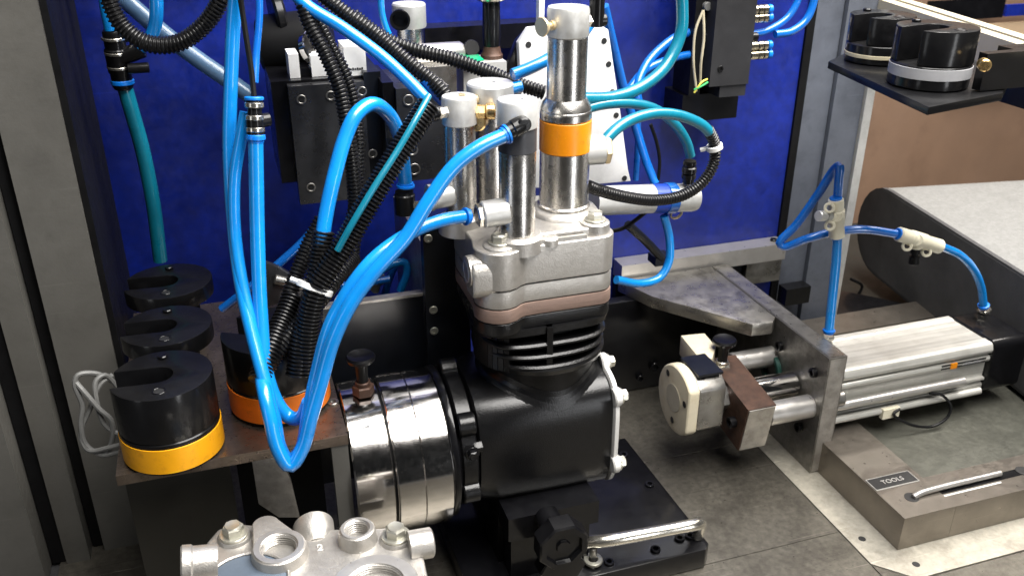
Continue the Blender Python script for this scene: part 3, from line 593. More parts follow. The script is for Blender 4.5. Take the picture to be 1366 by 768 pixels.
# rail right
rr_ = T('guide_rail', 'bright steel rail across the foot of the blue panel', 'rail', (270, 238, 125))
P('rail', MB().box(166, 376.5, 226, 249, 126, 146, 1.2), 'mach_al', rr_)
P('end_plate', MB().box(330, 377, 232, 248, 96, 125.4, 1), 'steel', rr_)
P('bolt', MB().socket((366, 238, 146), Zup, 4, 2.5), 'black_steel', rr_)
P('web', MB().box(166, 329, 240, 248, 0, 125, 1), 'oxide', rr_)

# ================================================================== RIGHT CLAMP STATION
cb = T('clamp_bracket', 'thick worn steel bracket with gusset carrying the right air cylinder', 'bracket', (287, 100, 1))
P('end_plate', MB().box(277, 297, 1, 222, .8, 132, 1.8), 'plate_steel', cb)
P('lit_face', MB().box(278.5, 295.5, .5, .95, 3, 130.3, .2), 'steel_edge', cb)  # paler strip paints the light on the plate's front
P('lit_face', MB().box(278.5, 295.5, 3, 220, 132.05, 132.5, .2), 'gusset', cb)  # brighter strip paints the light along the plate's top edge
P('gusset', MB().prism([(160, 222), (178, 173), (246, 84), (268, 82), (276.4, 91), (276.4, 222)], 'z', 118, 132, 1.2), 'gusset', cb)
P('back_plate', MB().prism([(128, 118), (276.4, 118), (276.4, 2), (168, 2), (140, 22), (128, 40)], 'y', 196, 210, 1.2), 'black_steel', cb)
for q in ((873, 488), (853, 503)): P('screw', MB().socket(pY(*q, 195.6), -Yp, 6.5 if q[0] > 860 else 4.5, 4), 'black_steel', cb)
for y_, z_ in ((76, 106), (18, 108), (26, 40), (84, 40)): P('screw', MB().socket((276.6, y_, z_), -Xp, 5, 4), 'black_steel', cb)
sp_ = O('machine_side_sheet', MB().box(96, 126, 200, 204, 0.8, 170, 1), 'frame_paint', 'pale grey sheet edge standing between compressor and black bracket plate', 'sheet')
AY, AZ = 48, 76
pc = T('air_cylinder', 'silver square profile air cylinder with dark end cap at right', 'air cylinder', (400, AY, 40))
y0, y1, z0, z1 = 20, 84, 44, 102
prof = [(y1, z1), (y1, z0), (y0 + 2, z0), (y0, z0 + 2), (y0, z0 + 9), (y0 + 3, z0 + 10), (y0 + 3, z0 + 13), (y0 - 1, z0 + 14), (y0 - 1, z0 + 17), (y0 + 3, z0 + 18), (y0 + 3, z0 + 36), (y0 - 1, z0 + 37), (y0 - 2, z0 + 40), (y0 - 1, z0 + 43), (y0 + 3, z0 + 44), (y0 + 3, z0 + 46), (y0 - 2, z0 + 47), (y0 - 3, z0 + 51), (y0 - 1, z1 - 1.5), (y0 + 1, z1), (y0 + 12, z1), (y0 + 13, z1 - 1), (y1 - 9, z1 - 1), (y1 - 8, z1)]
P('barrel', MB().prism(prof, 'x', 312, 494, .5, 1), 'pneu', pc)
P('end_cap', MB().prism(rrect(y0 - 3, y1 + 1, z0 - 2, z1 + 1.4, 6), 'x', 297.6, 311.4, 1.4), 'black_steel', pc)
P('end_cap', MB().prism(rrect(y0 - 3, y1 + 1, z0 - 2, z1 + 1.4, 8), 'x', 494.6, 540, 2.5, 3), 'black_steel', pc)
P('guide_tube', MB().cyl((298, y0 - 5, z0 + 21), Xp, 164, 4.6), 'mach_al', pc)
P('guide_tube', MB().cyl((298, y0 - 4, z0 + 4), Xp, 190, 3.8), 'pneu', pc)
P('tie_rod', MB().cyl((297.8, y0 - 4, z0 + 30), Xp, 14, 8), 'steel', pc)
P('sensor_strip', MB().box(432, 488, y0 - 1.8, y0 + 1.5, z0 + 37.4, z0 + 42.6, .4), 'black_print', pc)
P('sensor_light', MB().box(443, 451, y0 - 2.6, y0, z0 + 37.2, z0 + 43, .4), 'amber', pc)
mb = MB()
for k in range(7): mb.box(458 + k * 3.6, 460.4 + k * 3.6, y0 - 2.1, y0 - 1.7, z0 + 38.8, z0 + (41.2 if k % 3 else 40.2), 0)
P('print_marks', mb, 'grey_tape', pc)
P('sensor', MB().box(362, 382, y0 - 10, y0 - 5, z0 - 3, z0 + 8, 1), 'cream', pc)
ev = Vector((499, 62, 103)); P('fitting', MB().hexa(pZ(1312, 416, 104), Zup, 6, 7.5, .8).cyl(pZ(1312, 416, 110), Zup, 3, 6), 'nickel', pc)
P('fitting', MB().hexa(pZ(1105, 452, 104), Zup, 4, 6, .8), 'nickel', pc)
cw = MB().tube(path((1200, 545, 10), (1192, 552, 8), (1215, 566, 4), (1245, 568, 2), (1264, 556, 2), (1268, 541, 4), (1257, 527, 9), (1240, 524, 12)), 1.5, 8, 2)
O('sensor_cable', cw, 'rubber', 'thin black cable looped under the silver air cylinder', 'cable')
# moving clamp head
ch = T('yoke_clamp', 'rusty yoke with a round white nylon pad on steel rods', 'clamp', (190, 48, 40))
mb = MB(); mb.x = Matrix.Translation((0, 48, 70)) @ Matrix.Rotation(rad(9), 4, 'X') @ Matrix.Translation((0, -48, -70)); mb.box(198, 228, 8, 86, 44, 96, 2); P('yoke', mb, 'rust', ch)
mb = MB(); mb.x = Matrix.Translation((0, 48, 70)) @ Matrix.Rotation(rad(9), 4, 'X') @ Matrix.Translation((0, -48, -70)); mb.box(199, 227, 6.8, 7.8, 45, 95, .4); P('yoke_face', mb, 'steel_edge', ch)
pad = [(48 + 35 * math.cos(rad(a)), 85 + 35 * math.sin(rad(a))) for a in range(0, 360, 10)]
pad = [(max(y_, 21.5 - (z_ - 85) * .0), z_) if 62 < z_ < 116 else (y_, z_) for y_, z_ in pad]
P('pad', MB().prism(pad, 'x', 144, 156, 3.0, 3), 'nylon', ch)
P('pad_centre', MB().cyl((143.9, 50, 86), -Xp, .5, 14, .2), 'nylon_worn', ch)
for y_, z_ in ((64, 106), (28, 92), (48, 62)): P('screw_hole', MB().lathe((143.4, y_, z_), -Xp, [(0, 3.4), (.1, 0)], 18), 'black_print', ch)
P('pad_backing', MB().prism([(48 + (a_ - 48) * .94, 85 + (b_ - 85) * .94) for a_, b_ in pad], 'x', 156.3, 184, 1.5), 'steel', ch)
P('backing_cap', MB().box(157, 183, 30, 66, 117.0, 119.6, .6), 'oxide', ch)
P('piston_rod', MB().cyl((184.4, AY, 78), Xp, 92, 13), 'chrome', ch)
P('guide_rod', MB().cyl((228.4, 18, 70), Xp, 49, 11.5), 'mach_al', ch)
P('guide_rod', MB().cyl((228.4, 88, 88), Xp, 49, 10.5), 'mach_al', ch)
P('bushing', MB().ring((272, 84, 76), Xp, 4.8, 17, 12), 'bush', ch)
P('lock_nut', MB().hexa((189, AY, 80), Xp, 7, 17, 1.2), 'steel', ch)
P('screw', MB().socket((197.6, 24, 64), -Xp, 5.5, 6), 'black_steel', ch)
mb = MB(); mb.prism([(v.x, v.y) for v in (pZ(908, 447, 118), pZ(940, 444, 118), pZ(955, 462, 118), pZ(950, 478, 118), pZ(930, 474, 118))], 'z', 96, 118, 1); P('wedge_pad', mb, 'nylon', ch)
v = pX(962, 494, 206); pl = plunger('index_plunger', 'black mushroom knob with steel nut on the rusty yoke', v, 1.2, None, 'plastic', 'nickel')

# ================================================================== TOOL TRAY
tr = T('tool_tray', 'dark steel tool tray with a lettered plate and a slotted rim', 'tray', (400, 0, 1))
X0, X1, Y0, Y1, H, RW = 286, 800, -118, 230, 36, 55
P('left_rim', MB().box(X0, X0 + RW, Y0, Y1, 1, H, 1.4), 'tray', tr)
P('front_rim', MB().box(X0 + RW + .3, X1, Y0, Y0 + 43, 1, H - .4, 1.4), 'tray', tr)
P('back_rim', MB().box(X0 + RW + .3, X1, Y1 - 43, Y1, 1, H - .4, 1.4), 'tray', tr)
P('floor', MB().box(X0 + RW + .4, X1, Y0 + 43.4, Y1 - 43.4, 1, 20, .4), 'tray_floor', tr)
g = [pZ(*p, H + .4) for p in ((1152, 640), (1208, 627), (1229, 641), (1172, 655))]
cx, cy = sum(v.x for v in g) / 4, sum(v.y for v in g) / 4
fs = P('name_plate', MB().box(cx - 23.5, cx + 23.5, cy - 8.1, cy + 8.1, H + .1, H + .8, .2), 'label_edge', tr)
P('plate_face', MB().box(cx - 22.8, cx + 22.8, cy - 7.3, cy + 7.3, H + .75, H + 1.0, .05), 'black_print', fs)
P('lettering', text_mesh('TOOLS', 7.4, frame((cx, cy - .3, H + 1.1), Xp, Yp), .1), 'label_edge', fs)
a, b = pZ(1216, 663, H), pZ(1362, 626, H)
sl = P('slot', MB().prism(rrect(a.x - 4, b.x + 4, a.y - 4.4, a.y + 4.4, 4.2, 6), 'z', H - .39, H - .2, 0), 'black_steel', tr)
for v in (a, b): P('slot_end', MB().lathe((v.x, a.y, H - .15), Zup, [(0, 6.4), (.5, 6.4), (.6, 5.2), (.2, 0)], 28), 'black_print', tr)
P('latch_rod', MB().tube([(a.x + 1, a.y - 1, H + 1), (a.x + 10, a.y, H + 2.6), (b.x - 26, a.y + 1, H + 2.6)], 2.8, 12, 3), 'mach_al', tr)
for (u0, u1, w) in ((a.x + 17, b.x - 36, 5.6), (a.x + 20, b.x - 32, -8.0)):
    P('printed_line', MB().box(u0, u1, a.y + w, a.y + w + 1.6, H - .38, H - .1, .05), 'white', tr)

# ================================================================== CONVEYOR, BACKGROUND
cvp = T('belt_conveyor', 'belt conveyor with pale belt and rounded dark side behind the air cylinder', 'conveyor', (640, 100, 60))
th = math.atan2(-40, -257); d = Vector((-40, -257, 0)).normalized(); nrm = Vector((d.y, -d.x, 0)); nrm = nrm if nrm.x > 0 else -nrm
o0 = Vector((606., 342.0, 0)); Rr = 62
def conv_pt(s_, z_, w_): return o0 + d * s_ + nrm * w_ + Zup * z_
out = []
for k in range(13): a_ = rad(90 + 180 * k / 12); out.append((Rr * math.cos(a_) + 8, 150 - Rr + Rr * math.sin(a_)))
out = out + [(520, 150 - 2 * Rr), (520, 150)]
def conv_slab(w0, w1, shrink=0):
    mb = MB(); pts = offset(out, 0)
    A = [conv_pt(s_ + shrink * 0, z_, w0) for s_, z_ in out]; B = [conv_pt(s_, z_, w1) for s_, z_ in out]
    if shrink:
        f_ = lambda s_, z_: (8 + (s_ - 8) * (1 - shrink / Rr) if s_ < 8 else s_, 150 - Rr + (z_ - 150 + Rr) * (1 - shrink / Rr))
        A = [conv_pt(*f_(s_, z_), w0) for s_, z_ in out]; B = [conv_pt(*f_(s_, z_), w1) for s_, z_ in out]
    mb.loft([A, B]); return mb
P('side_cheek', conv_slab(0, 6), 'conv_side', cvp)
P('belt', conv_slab(6.4, 420, .8), 'belt', cvp)
P('belt_edge', conv_slab(-.5, .0 - .1, 3), 'conv_side', cvp)
P('stand', MB().box(680, 720, -120, 320, 1, 25, 1), 'black_steel', cvp)
ck_ = MB().tube(path((1135, 372, 330), (1150, 382, 330), (1140, 400, 330), (1132, 412, 320), (1150, 420, 300), (1175, 416, 300)), 2, 8, 3)
O('floor_cable', ck_, 'rubber', 'thin black cable coiled under the rounded end of the conveyor', 'cable')
cbx = T('control_box', 'low dark box lying under the rounded conveyor end', 'box', (470, 330, 1))
P('body', MB().prism([(430, 290), (540, 180), (590, 240), (480, 360)], 'z', .8, 26, 1), 'black_steel', cbx)
cdb = T('cardboard_box', 'cardboard box with a dark lid before the tan board, top right', 'box', (700, 535, 400))
def far(px, py, Y): return pY(px, py, Y)
a, b = far(1292, 34, 535), far(1460, 100, 535); P('front_flap', MB().box(a.x, b.x, 535, 541, b.z, a.z, 1), 'card', cdb)
a, b = far(1240, 2, 530), far(1330, 24, 530); P('dark_lid', MB().box(a.x, b.x + 10, 530, 534, b.z, a.z, 1), 'black_steel', cdb)
a, b = far(1344, 7, 528), far(1440, 16, 528); P('blue_strip', MB().box(a.x, b.x, 528, 534, b.z, a.z, 1), 'blue_paint', cdb)
# beam + black shelf with two cups
bmv = T('profile_beam', 'cream aluminium profile beam running along the top right', 'beam', (430, 100, 390))
q0, q1 = Vector((461.8, 239.5, 0)), Vector((403.4, -14.4, 0)); dv = (q1 - q0).normalized(); q0 = q0 - dv * 160; q1 = q1 + dv * 160; nv = Vector((-dv.y, dv.x, 0)); nv = nv if nv.x > 0 else -nv
def bslab(w0, w1, za, zb, nm, m):
    P(nm, MB().loft([[q0 + nv * w0 + Zup * za, q1 + nv * w0 + Zup * za, q1 + nv * w1 + Zup * za, q0 + nv * w1 + Zup * za], [q0 + nv * w0 + Zup * zb, q1 + nv * w0 + Zup * zb, q1 + nv * w1 + Zup * zb, q0 + nv * w1 + Zup * zb]]), m, bmv)
bslab(0, 13, 380, 415, 'profile', 'beam'); bslab(13.2, 19, 380, 409, 'profile_slot', 'black_steel'); bslab(19.2, 32, 380, 415, 'profile', 'beam'); bslab(0, 32, 374, 379.6, 'lower_cover', 'black_steel')
shf = T('tool_shelf', 'black shelf plate hanging from the cream beam at top right', 'shelf', (300, -20, 396))
sq = [pZ(*p, 400) for p in ((1105, 82), (1239, 143), (1338, 124), (1352, 96), (1180, 45))]
P('plate', MB().prism([(v.x, v.y) for v in sq], 'z', 394, 400, .8), 'plastic', shf)
v = pZ(1318, 84, 420); P('hanger', MB().box(v.x - 8, v.x + 46, v.y - 6, v.y + 2, 401, 428, 1), 'plastic', shf)
P('knob', MB().cyl(pY(1311, 85, v.y - 12), Vector((-.6, -1, 0)), 8, 4.5, 1, 20), 'brass', shf)
shf2 = T('beam_end', 'black end bracket hanging from the cream beam at the right edge', 'bracket', (370, -100, 380))
a = pZ(1366, 100, 400); P('bracket', MB().box(a.x - 12, a.x + 60, a.y - 20, a.y + 20, 378, 420, 1.5), 'plastic', shf2)
def cup(label, x, y, z0, R, H, tape, tz, ang, group, tape_m, slot_w=.31, base=True, disc=False):
    """slotted cup: round block with a U slot opening towards ang (degrees)"""
    t = T('slotted_cup', label, 'cup', (x, y, z0), group); w = R * slot_w; a0 = math.asin(w / R); n = 44; pts = []
    for k in range(n + 1): a_ = a0 + (2 * math.pi - 2 * a0) * k / n; pts.append((R * math.cos(a_), R * math.sin(a_)))
    xi = R * .08
    for k in range(13): a_ = rad(-90 - 180 * k / 12); pts.append((xi + w * math.cos(a_), w * math.sin(a_)))
    rot = Matrix.Rotation(rad(ang), 2); pts = [tuple(rot @ Vector(p)) for p in pts]; pts = [(p[0] + x, p[1] + y) for p in pts]
    zf = z0 + H * (.78 if disc else .42)
    P('slotted_body', MB().prism(pts, 'z', zf, z0 + H, 1.0, 2), 'plastic', t)
    P('base', MB().cyl((x, y, z0), Zup, zf - z0 - .2, R * (.62 if disc else 1), 1, 56), 'rubber' if disc else 'plastic', t)
    if tape: P('tape_band', MB().lathe((x, y, z0 + tz[0]), Zup, [(0, R + .2), (.2, R + .55), (tz[1] - tz[0] - .2, R + .55), (tz[1] - tz[0], R + .2)], 64), tape_m, t)
    hv = rot @ Vector((-R * .02, R * .66))
    P('pin_hole', MB().ring((x + hv.x, y + hv.y, z0 + H - .2), Zup, .6, 4.6, 3.4, .2, 20), 'black_steel', t)
    P('pin_hole', MB().lathe((x + hv.x, y + hv.y, z0 + H + .05), Zup, [(0, 3.4), (.05, 0)], 20), 'black_print', t)
    P('pin', MB().cyl((x - hv.x * .8, y - hv.y * 1.05, z0 + H - .2), Zup, 2.4, 3.4, .6, 20), 'black_steel', t)
    return t
G1 = 'slotted black cups on the steel shelf'
cup('slotted black cup with yellow tape at the front of the steel shelf', -296, -30, 180.4, 33.5, 60, True, (2, 21), 176, G1, 'yellow')
cup('black slotted cup just behind the yellow taped cup', -294, 44, 180.4, 33, 60, False, 0, 176, G1, 'yellow', disc=True)
cup('rearmost black slotted cup against the blue panel', -294, 126, 180.4, 35, 60, False, 0, 176, G1, 'yellow', disc=True)
cup('slotted black cup with orange tape behind the hanging blue hose', -219, 9, 180.4, 37, 62, True, (3, 24), 150, G1, 'orange')
G2 = 'black cups on the hanging shelf'
cup('black slotted cup beside the grey post on the hanging shelf', 300, 36, 400.3, 26, 38, True, (5, 8), 190, G2, 'wire_beige')
cup('black slotted cup with grey band at the front of the hanging shelf', 281, -48, 400.3, 29, 43, True, (8, 16), 190, G2, 'grey_tape')

# ================================================================== LEFT SHELF
sh = T('steel_shelf', 'brown stained steel shelf plate carrying the slotted cups', 'shelf', (-255, 60, 176))
P('plate', MB().box(-334, -177.5, -52, 200, 172, 180, 1.2), 'shelf', sh)
P('front_post', MB().box(-190, -178, -51, -44, 1, 171.6, .8), 'frame_paint', sh)
P('front_panel', MB().box(-333, -262, -30, -26, 1, 171.6, .6), 'dark_panel', sh)
P('screw', MB().socket(pZ(444, 537, 180), Zup, 4.6, 1.6), 'steel', sh)
c = [pY(*p, -40) for p in ((335, 608), (372, 606), (388, 640), (400, 690), (372, 690), (345, 672))]
P('gusset', MB().prism([(v.x, v.z) for v in c], 'y', -40, -34, .8), 'steel_edge', sh)
P('back_panel', MB().box(-261, -191, 60, 64, 1, 171.6, .6), 'rubber', sh)

# ================================================================== VALVE MANIFOLD
mn = T('valve_manifold', 'black valve manifold with brass push fittings hanging before the blue panel', 'manifold', (245, 190, 320))
a, b = pY(957, 0, 178), pY(998, 112, 178)
P('body', MB().box(a.x, b.x, 178, 225, b.z, a.z + 60, 1.5), 'manifold', mn)
a2 = pY(962, 115, 178); P('end_block', MB().box(a2.x, b.x - 1, 180, 228, b.z - 12, b.z - .4, 1), 'manifold', mn)
a3, b3 = pY(912, 118, 200), pY(982, 157, 200); P('lower_box', MB().box(a3.x, b3.x, 200, 240, b3.z, b.z - 12.4, 1.5), 'plastic', mn)
a4, b4 = pY(930, -10, 195), pY(955, 125, 195); P('terminal_strip', MB().box(a4.x, a.x - .4, 195, 230, b4.z, a4.z + 60, 1), 'rubber', mn)
for q in ((941, 8), (945, 45), (947, 70), (946, 98)): P('terminal', MB().cyl(pY(*q, 196), -Yp, 6, 4.2, .6, 18), 'wire_grey', mn)
P('screw', MB().socket(pY(961, 92, 177.8), -Yp, 3.2, 1), 'rubber', mn)
for (px_, py_) in ((1000, 14), (1000, 25), (1000, 62), (1000, 74)):
    v = pY(px_, py_, 196); f_ = P('push_fitting', MB().lathe(v, Xp, [(0, 4.8), (8, 4.8), (8.4, 4), (9, 4.8), (14, 4.8), (14.4, 4), (15, 4.8), (19, 4.8), (20, 4)], 24), 'fitting', mn)
    for g_ in (8, 14): P('gap_ring', MB().cyl(v + Xp * (g_ - .2), Xp, 1.2, 4.95, .1, 24), 'rubber', mn)
    P('collar', MB().cyl(v + Xp * 20.2, Xp, 4.5, 4.6, .5, 20), 'ferrule', mn)
P('push_fitting', MB().cyl(pY(999, 50, 190), Xp, 9, 4.5), 'plastic', mn)

# ================================================================== HOSES
def hose(label, pts, r, m='tube', name='air_hose', cat='air hose', group='blue air hoses', ends=None):
    t = O(name, MB().tube(path(*pts), r, 16, 3), m, label, cat, group); return t
def collar(par, at, to, r=6, L=4, m='ferrule'):
    a_ = pY(*at); b_ = pY(*to); return P('collar', MB().lathe(a_, b_ - a_, [(0, r * .8), (.5, r), (L * .5, r), (L * .55, r * .85), (L, r * .85)], 22), m, par)
h = hose('long pale blue hose hanging leftmost of the two long vertical hoses', ((315, -20, 20), (311, 40, 20), (308, 110, 16), (306, 200, 10), (311, 290, 0), (320, 370, -20), (335, 440, -40), (352, 505, -60), (366, 560, -75), (374, 598, -82), (386, 614, -84), (401, 600, -82), (410, 558, -80), (422, 500, -78), (444, 425, -76), (492, 352, -70), (545, 312, -60), (590, 294, -48), (618, 289, -42)), 4.6)
collar(h, (619, 289, -41.5), (628, 288, -40), 6.2, 4)
h = hose('thick blue hose from the inline fitting down behind the tied looms', ((341, 180, -8), (342, 240, -12), (344, 330, -20), (348, 420, -34), (356, 500, -52), (372, 541, -60), (388, 557, -64), (402, 556, -70), (412, 536, -74)), 4.9)
collar(h, (341, 181, -8), (341, 192, -8.4), 6.4, 4)
h = hose('glossy blue hose looping from the black elbow fitting on the near probe', ((672, 181, -62), (640, 196, -64), (606, 222, -66), (572, 268, -70), (540, 318, -74), (500, 362, -78), (468, 405, -80), (444, 455, -82), (428, 510, -84), (415, 555, -86), (403, 598, -88), (387, 621, -90), (370, 596, -87), (360, 555, -80), (353, 524, -70), (350, 506, -58), (351, 494, -50)), 4.9)
collar(h, (678, 178, -61), (668, 183, -62), 6.6, 4)
h = hose('arched blue hose bending down to a black fitting by the drilled block', ((541, 246, 40), (538, 215, 36), (532, 180, 30), (518, 152, 22), (497, 139, 14), (476, 152, 6), (460, 185, 0), (446, 235, -8), (436, 280, -14), (430, 318, -20), (424, 360, -24)), 5.2)
collar(h, (541, 250, 40), (541, 240, 40), 7, 4)
cf = T('push_fitting', 'black straight fitting under the arched blue hose', 'fitting', pY(541, 290, 40))
P('body', MB().lathe(pY(541, 286, 40), Zup, [(0, 5), (1, 8), (16, 8), (17, 7), (19, 7)], 24), 'plastic', cf); P('lever', MB().box(*(lambda v: (v.x, v.x + 10, v.y - 2, v.y + 2, v.z - 2, v.z + 2))(pY(545, 274, 36)), .8), 'nickel', cf)
hose('blue hose running from the top down to the teal elbow', ((380, -22, 60), (410, 8, 52), (455, 36, 42), (510, 76, 28), (545, 108, 16), (568, 132, 8)), 4.4)
hose('dark blue hose stub behind the slim probe cap', ((566, 106, 40), (580, 124, 40), (594, 138, 40)), 4.2, 'tube_dark')
hose('thin teal hose emerging from the split black loom', ((572, 128, -2), (560, 150, -13), (531, 200, -24), (499, 250, -34), (469, 300, -40), (449, 336, -41)), 2.3, 'teal')
hose('blue hose hanging at the left beside the braided black wire', ((345, -20, 30), (346, 20, 28), (342, 70, 24), (340, 112, 16)), 2.4, 'tube_dark')
hose('blue hose curving inward left of the inline fitting', ((328, 150, 4), (322, 182, 2), (313, 240, 0), (314, 310, -8), (324, 380, -24), (336, 428, -36), (347, 452, -38), (362, 464, -38)), 4.0)
hose('teal hose dropping from the black tee at upper left', ((164, 108, 170), (176, 150, 172), (190, 200, 176), (204, 270, 182), (214, 348, 190)), 6.0, 'teal')
hose('short blue hose entering the black tee from above', ((138, -20, 160), (141, 10, 160), (147, 40, 162)), 4.4)
hose('blue hose curling into the side of the black tee', ((207, -20, 150), (209, 10, 150), (206, 38, 154), (196, 58, 158), (184, 66, 162)), 5.0)
hose('translucent clear hose slanting across the blue panel', ((140, -24, 200), (178, 10, 200), (220, 46, 196), (262, 78, 190), (300, 104, 184), (334, 128, 180)), 7.0, 'clear', 'clear_hose', 'clear hose', None)
hose('dark blue hose crossing behind the looms towards the orange cup', ((432, 285, 110), (410, 316, 110), (376, 348, 110), (340, 378, 110), (296, 412, 120)), 3.6, 'tube_dark')
hose('thin blue hose running level behind the tied looms', ((372, 378, 130), (420, 380, 130), (470, 380, 130), (520, 372, 130)), 3.4, 'tube_dark')
hose('small blue hose bent over inside the dark box', ((500, 366, 130), (524, 352, 130), (540, 350, 130), (543, 362, 130), (534, 388, 130)), 3.6)
hose('second small blue hose standing inside the dark box', ((513, 392, 150), (520, 370, 150), (528, 352, 150)), 3.4, 'tube_dark')
hose('third small blue hose at the right inside the dark box', ((560, 352, 140), (556, 372, 140), (550, 392, 140)), 3.4, 'tube_dark')
hose('thin blue hose at the top near the far probe', ((507, -20, 120), (510, 20, 120), (518, 45, 120), (526, 58, 120)), 2.6)
hose('blue hose leading from the stout probe behind the tall probe', ((684, 100, 30), (705, 92, 32), (726, 82, 36), (760, 60, 50), (785, 34, 60), (794, 8, 64)), 4.6)
hose('wide teal hose sweeping down from the top to the tall probe', ((906, -30, 60), (910, 10, 60), (908, 45, 58), (888, 88, 52), (856, 116, 44), (818, 130, 36), (774, 132, 26)), 5.0, 'teal')
hose('teal hose arching from behind the tall probe to the barbed fitting', ((772, 148, 24), (802, 140, 30), (840, 138, 38), (876, 147, 46), (902, 168, 52), (916, 190, 56), (921, 208, 58)), 4.2, 'teal')
hose('teal hose from the side port arching into the right black loom', ((800, 200, -6), (812, 182, -2), (836, 163, 6), (870, 152, 14), (905, 154, 20), (935, 166, 24), (946, 176, 26)), 4.4, 'teal')
hose('long thin blue hose hanging behind the white bracket', ((806, 8, 150), (818, 60, 160), (832, 118, 170), (848, 170, 175), (862, 215, 170), (874, 245, 160)), 4.2, 'tube_dark')
hose('blue hose curving from the manifold down behind the teal hose', ((950, 42, 205), (910, 46, 205), (880, 66, 200), (860, 90, 190), (850, 120, 180), (858, 160, 180)), 4.2, 'tube_dark')
hose('second dark blue hose from the manifold sweeping left', ((952, 70, 200), (915, 74, 200), (885, 82, 195), (858, 96, 190), (838, 120, 185)), 3.8, 'tube_dark')
hose('thin dark hose hanging straight at the white bracket edge', ((850, 120, 190), (851, 180, 190), (848, 240, 190)), 3.0, 'tube_dark')
hose('blue hose hooking from the silver cylinder round to the head', ((886, 288, 58), (893, 318, 58), (892, 350, 56), (880, 370, 54), (856, 378, 50), (822, 373, 44)), 3.7)
hose('blue hose looping from the lower brass fittings to the top edge', ((1034, 46, 196), (1056, 42, 196), (1076, 26, 196), (1086, 0, 196), (1088, -24, 196)), 4.0, 'tube_dark')
hose('blue hose rising from the manifold beside the upper brass fittings', ((1002, 46, 198), (1026, 40, 200), (1052, 22, 200), (1066, -4, 200), (1068, -24, 200)), 3.6, 'tube_dark')
# right flow-control loop
h = hose('blue hose folded in a loop above the upright flow valve', ((1117, 268, 60), (1119, 240, 60), (1120, 222, 62), (1113, 226, 70), (1092, 258, 80), (1062, 300, 90), (1040, 324, 96), (1046, 329, 94), (1075, 319, 80), (1110, 310, 72), (1150, 306, 64), (1196, 312, 56)), 4.1, 'tube_dark')
h = hose('blue hose from the tilted flow valve to the cylinder end cap', ((1254, 328, 52), (1280, 340, 54), (1299, 360, 58), (1309, 384, 62), (1312, 410, 64)), 4.2)
collar(h, (1312, 406, 64), (1312, 414, 64.5), 6, 4)
h = hose('blue hose from the upright flow valve down to the bracket', ((1117, 316, 58), (1115, 350, 56), (1111, 390, 52), (1106, 440, 46)), 4.5)
collar(h, (1106, 439, 46), (1105, 448, 45.5), 6, 4)
def flow_valve(label, top, bot, side, d, nm):
    a_, b_ = pY(*top), pY(*bot); ax_ = (b_ - a_).normalized(); L_ = (b_ - a_).length; t = T('flow_valve', label, 'valve', b_, 'cream flow control valves'); mid = a_.lerp(b_, .45)
    view = (CAM - mid).normalized(); sd = (pY(*side) - mid).normalized()
    P('body', MB().lathe(a_, ax_, [(0, 6), (1, 7.2), (L_ * .28, 7.2), (L_ * .3, 8), (L_ * .62, 8), (L_ * .65, 7.2), (L_ - 1, 7.4), (L_, 6.4)], 28).cyl(mid - sd * 6, sd, 15, 6, .8, 24).cyl(mid + view * 3, view, 5.4, 6.2, .8, 20), 'cream', t)
    for e in (a_ - ax_ * 1.5, b_ - ax_ * 2): P('collar', MB().cyl(e, ax_, 3.4, 5.8, .6, 22), 'ferrule', t)
    for k in (.24, .70): P('eyelet', MB().ring(a_ + ax_ * L_ * k + sd * 9.5 + view * 1, view, 4.4, 5.2, 2.4, .6, 22), 'cream', t)
    P('needle_screw', MB().lathe(mid + sd * 9, sd, [(0, 4.6), (5, 4.6), (5.4, 3.2), (8, 3.2), (8.4, 5), (16, 5), (16.6, 4.4)], 20), nm, t)
flow_valve('upright cream flow valve with a metal needle screw to the left', (1115, 265, 58), (1116, 316, 58), (1080, 288, 50), 0, 'matt_al')
flow_valve('tilted cream flow valve with a black needle screw hanging below', (1198, 312, 55), (1254, 329, 52), (1218, 356, 52), 0, 'rubber')

# ------------------------------------------------------------------ looms
def loom(label, pts, r, m='loom', group='black corrugated looms'):
    return O('cable_loom', MB().loom(path(*pts), r), m, label, 'cable loom', group)
loom('black loom drooping in a loop across the top left corner', ((140, -30, 90), (146, 0, 90), (164, 36, 88), (196, 58, 84), (236, 58, 80), (272, 34, 76), (296, -4, 72), (302, -30, 72)), 6.4)
loom('black loom running down the front of the big drilled block', ((398, -20, 60), (412, 30, 50), (434, 72, 44), (452, 116, 40), (462, 165, 36), (470, 220, 34), (474, 290, 32), (470, 345, 30)), 5.6)
loom('black loom hugging the bright jaw on the drilled block', ((420, 20, 62), (440, 60, 60), (462, 104, 58), (474, 150, 56), (478, 210, 52), (474, 270, 50), (462, 320, 46)), 5.2)
loom('black loom slanting from the top to the slim probe', ((415, -20, 74), (450, 10, 66), (500, 46, 56), (545, 84, 46), (580, 112, 38), (598, 132, 32)), 5.8)
loom('black loom crossing level behind the stout probe', ((470, 20, 90), (510, 50, 84), (550, 66, 78), (600, 78, 74), (650, 96, 70), (690, 112, 66), (726, 124, 60)), 5.8)
loom('thick split black loom leading down to the white tie', ((572, 140, 0), (552, 172, -8), (520, 222, -18), (488, 276, -26), (462, 322, -30), (436, 362, -34), (422, 386, -36), (412, 430, -38), (406, 496, -42)), 8.6)
loom('black loom sleeving the arched blue hose above the tie', ((432, 308, -17), (428, 340, -22), (422, 372, -27), (416, 400, -30), (404, 440, -36), (396, 500, -44)), 8.0)
loom('thin black loom slanting behind the tied looms', ((430, 292, 16), (414, 322, 10), (398, 360, 2), (384, 400, -8), (374, 440, -18), (362, 478, -30)), 6.0)
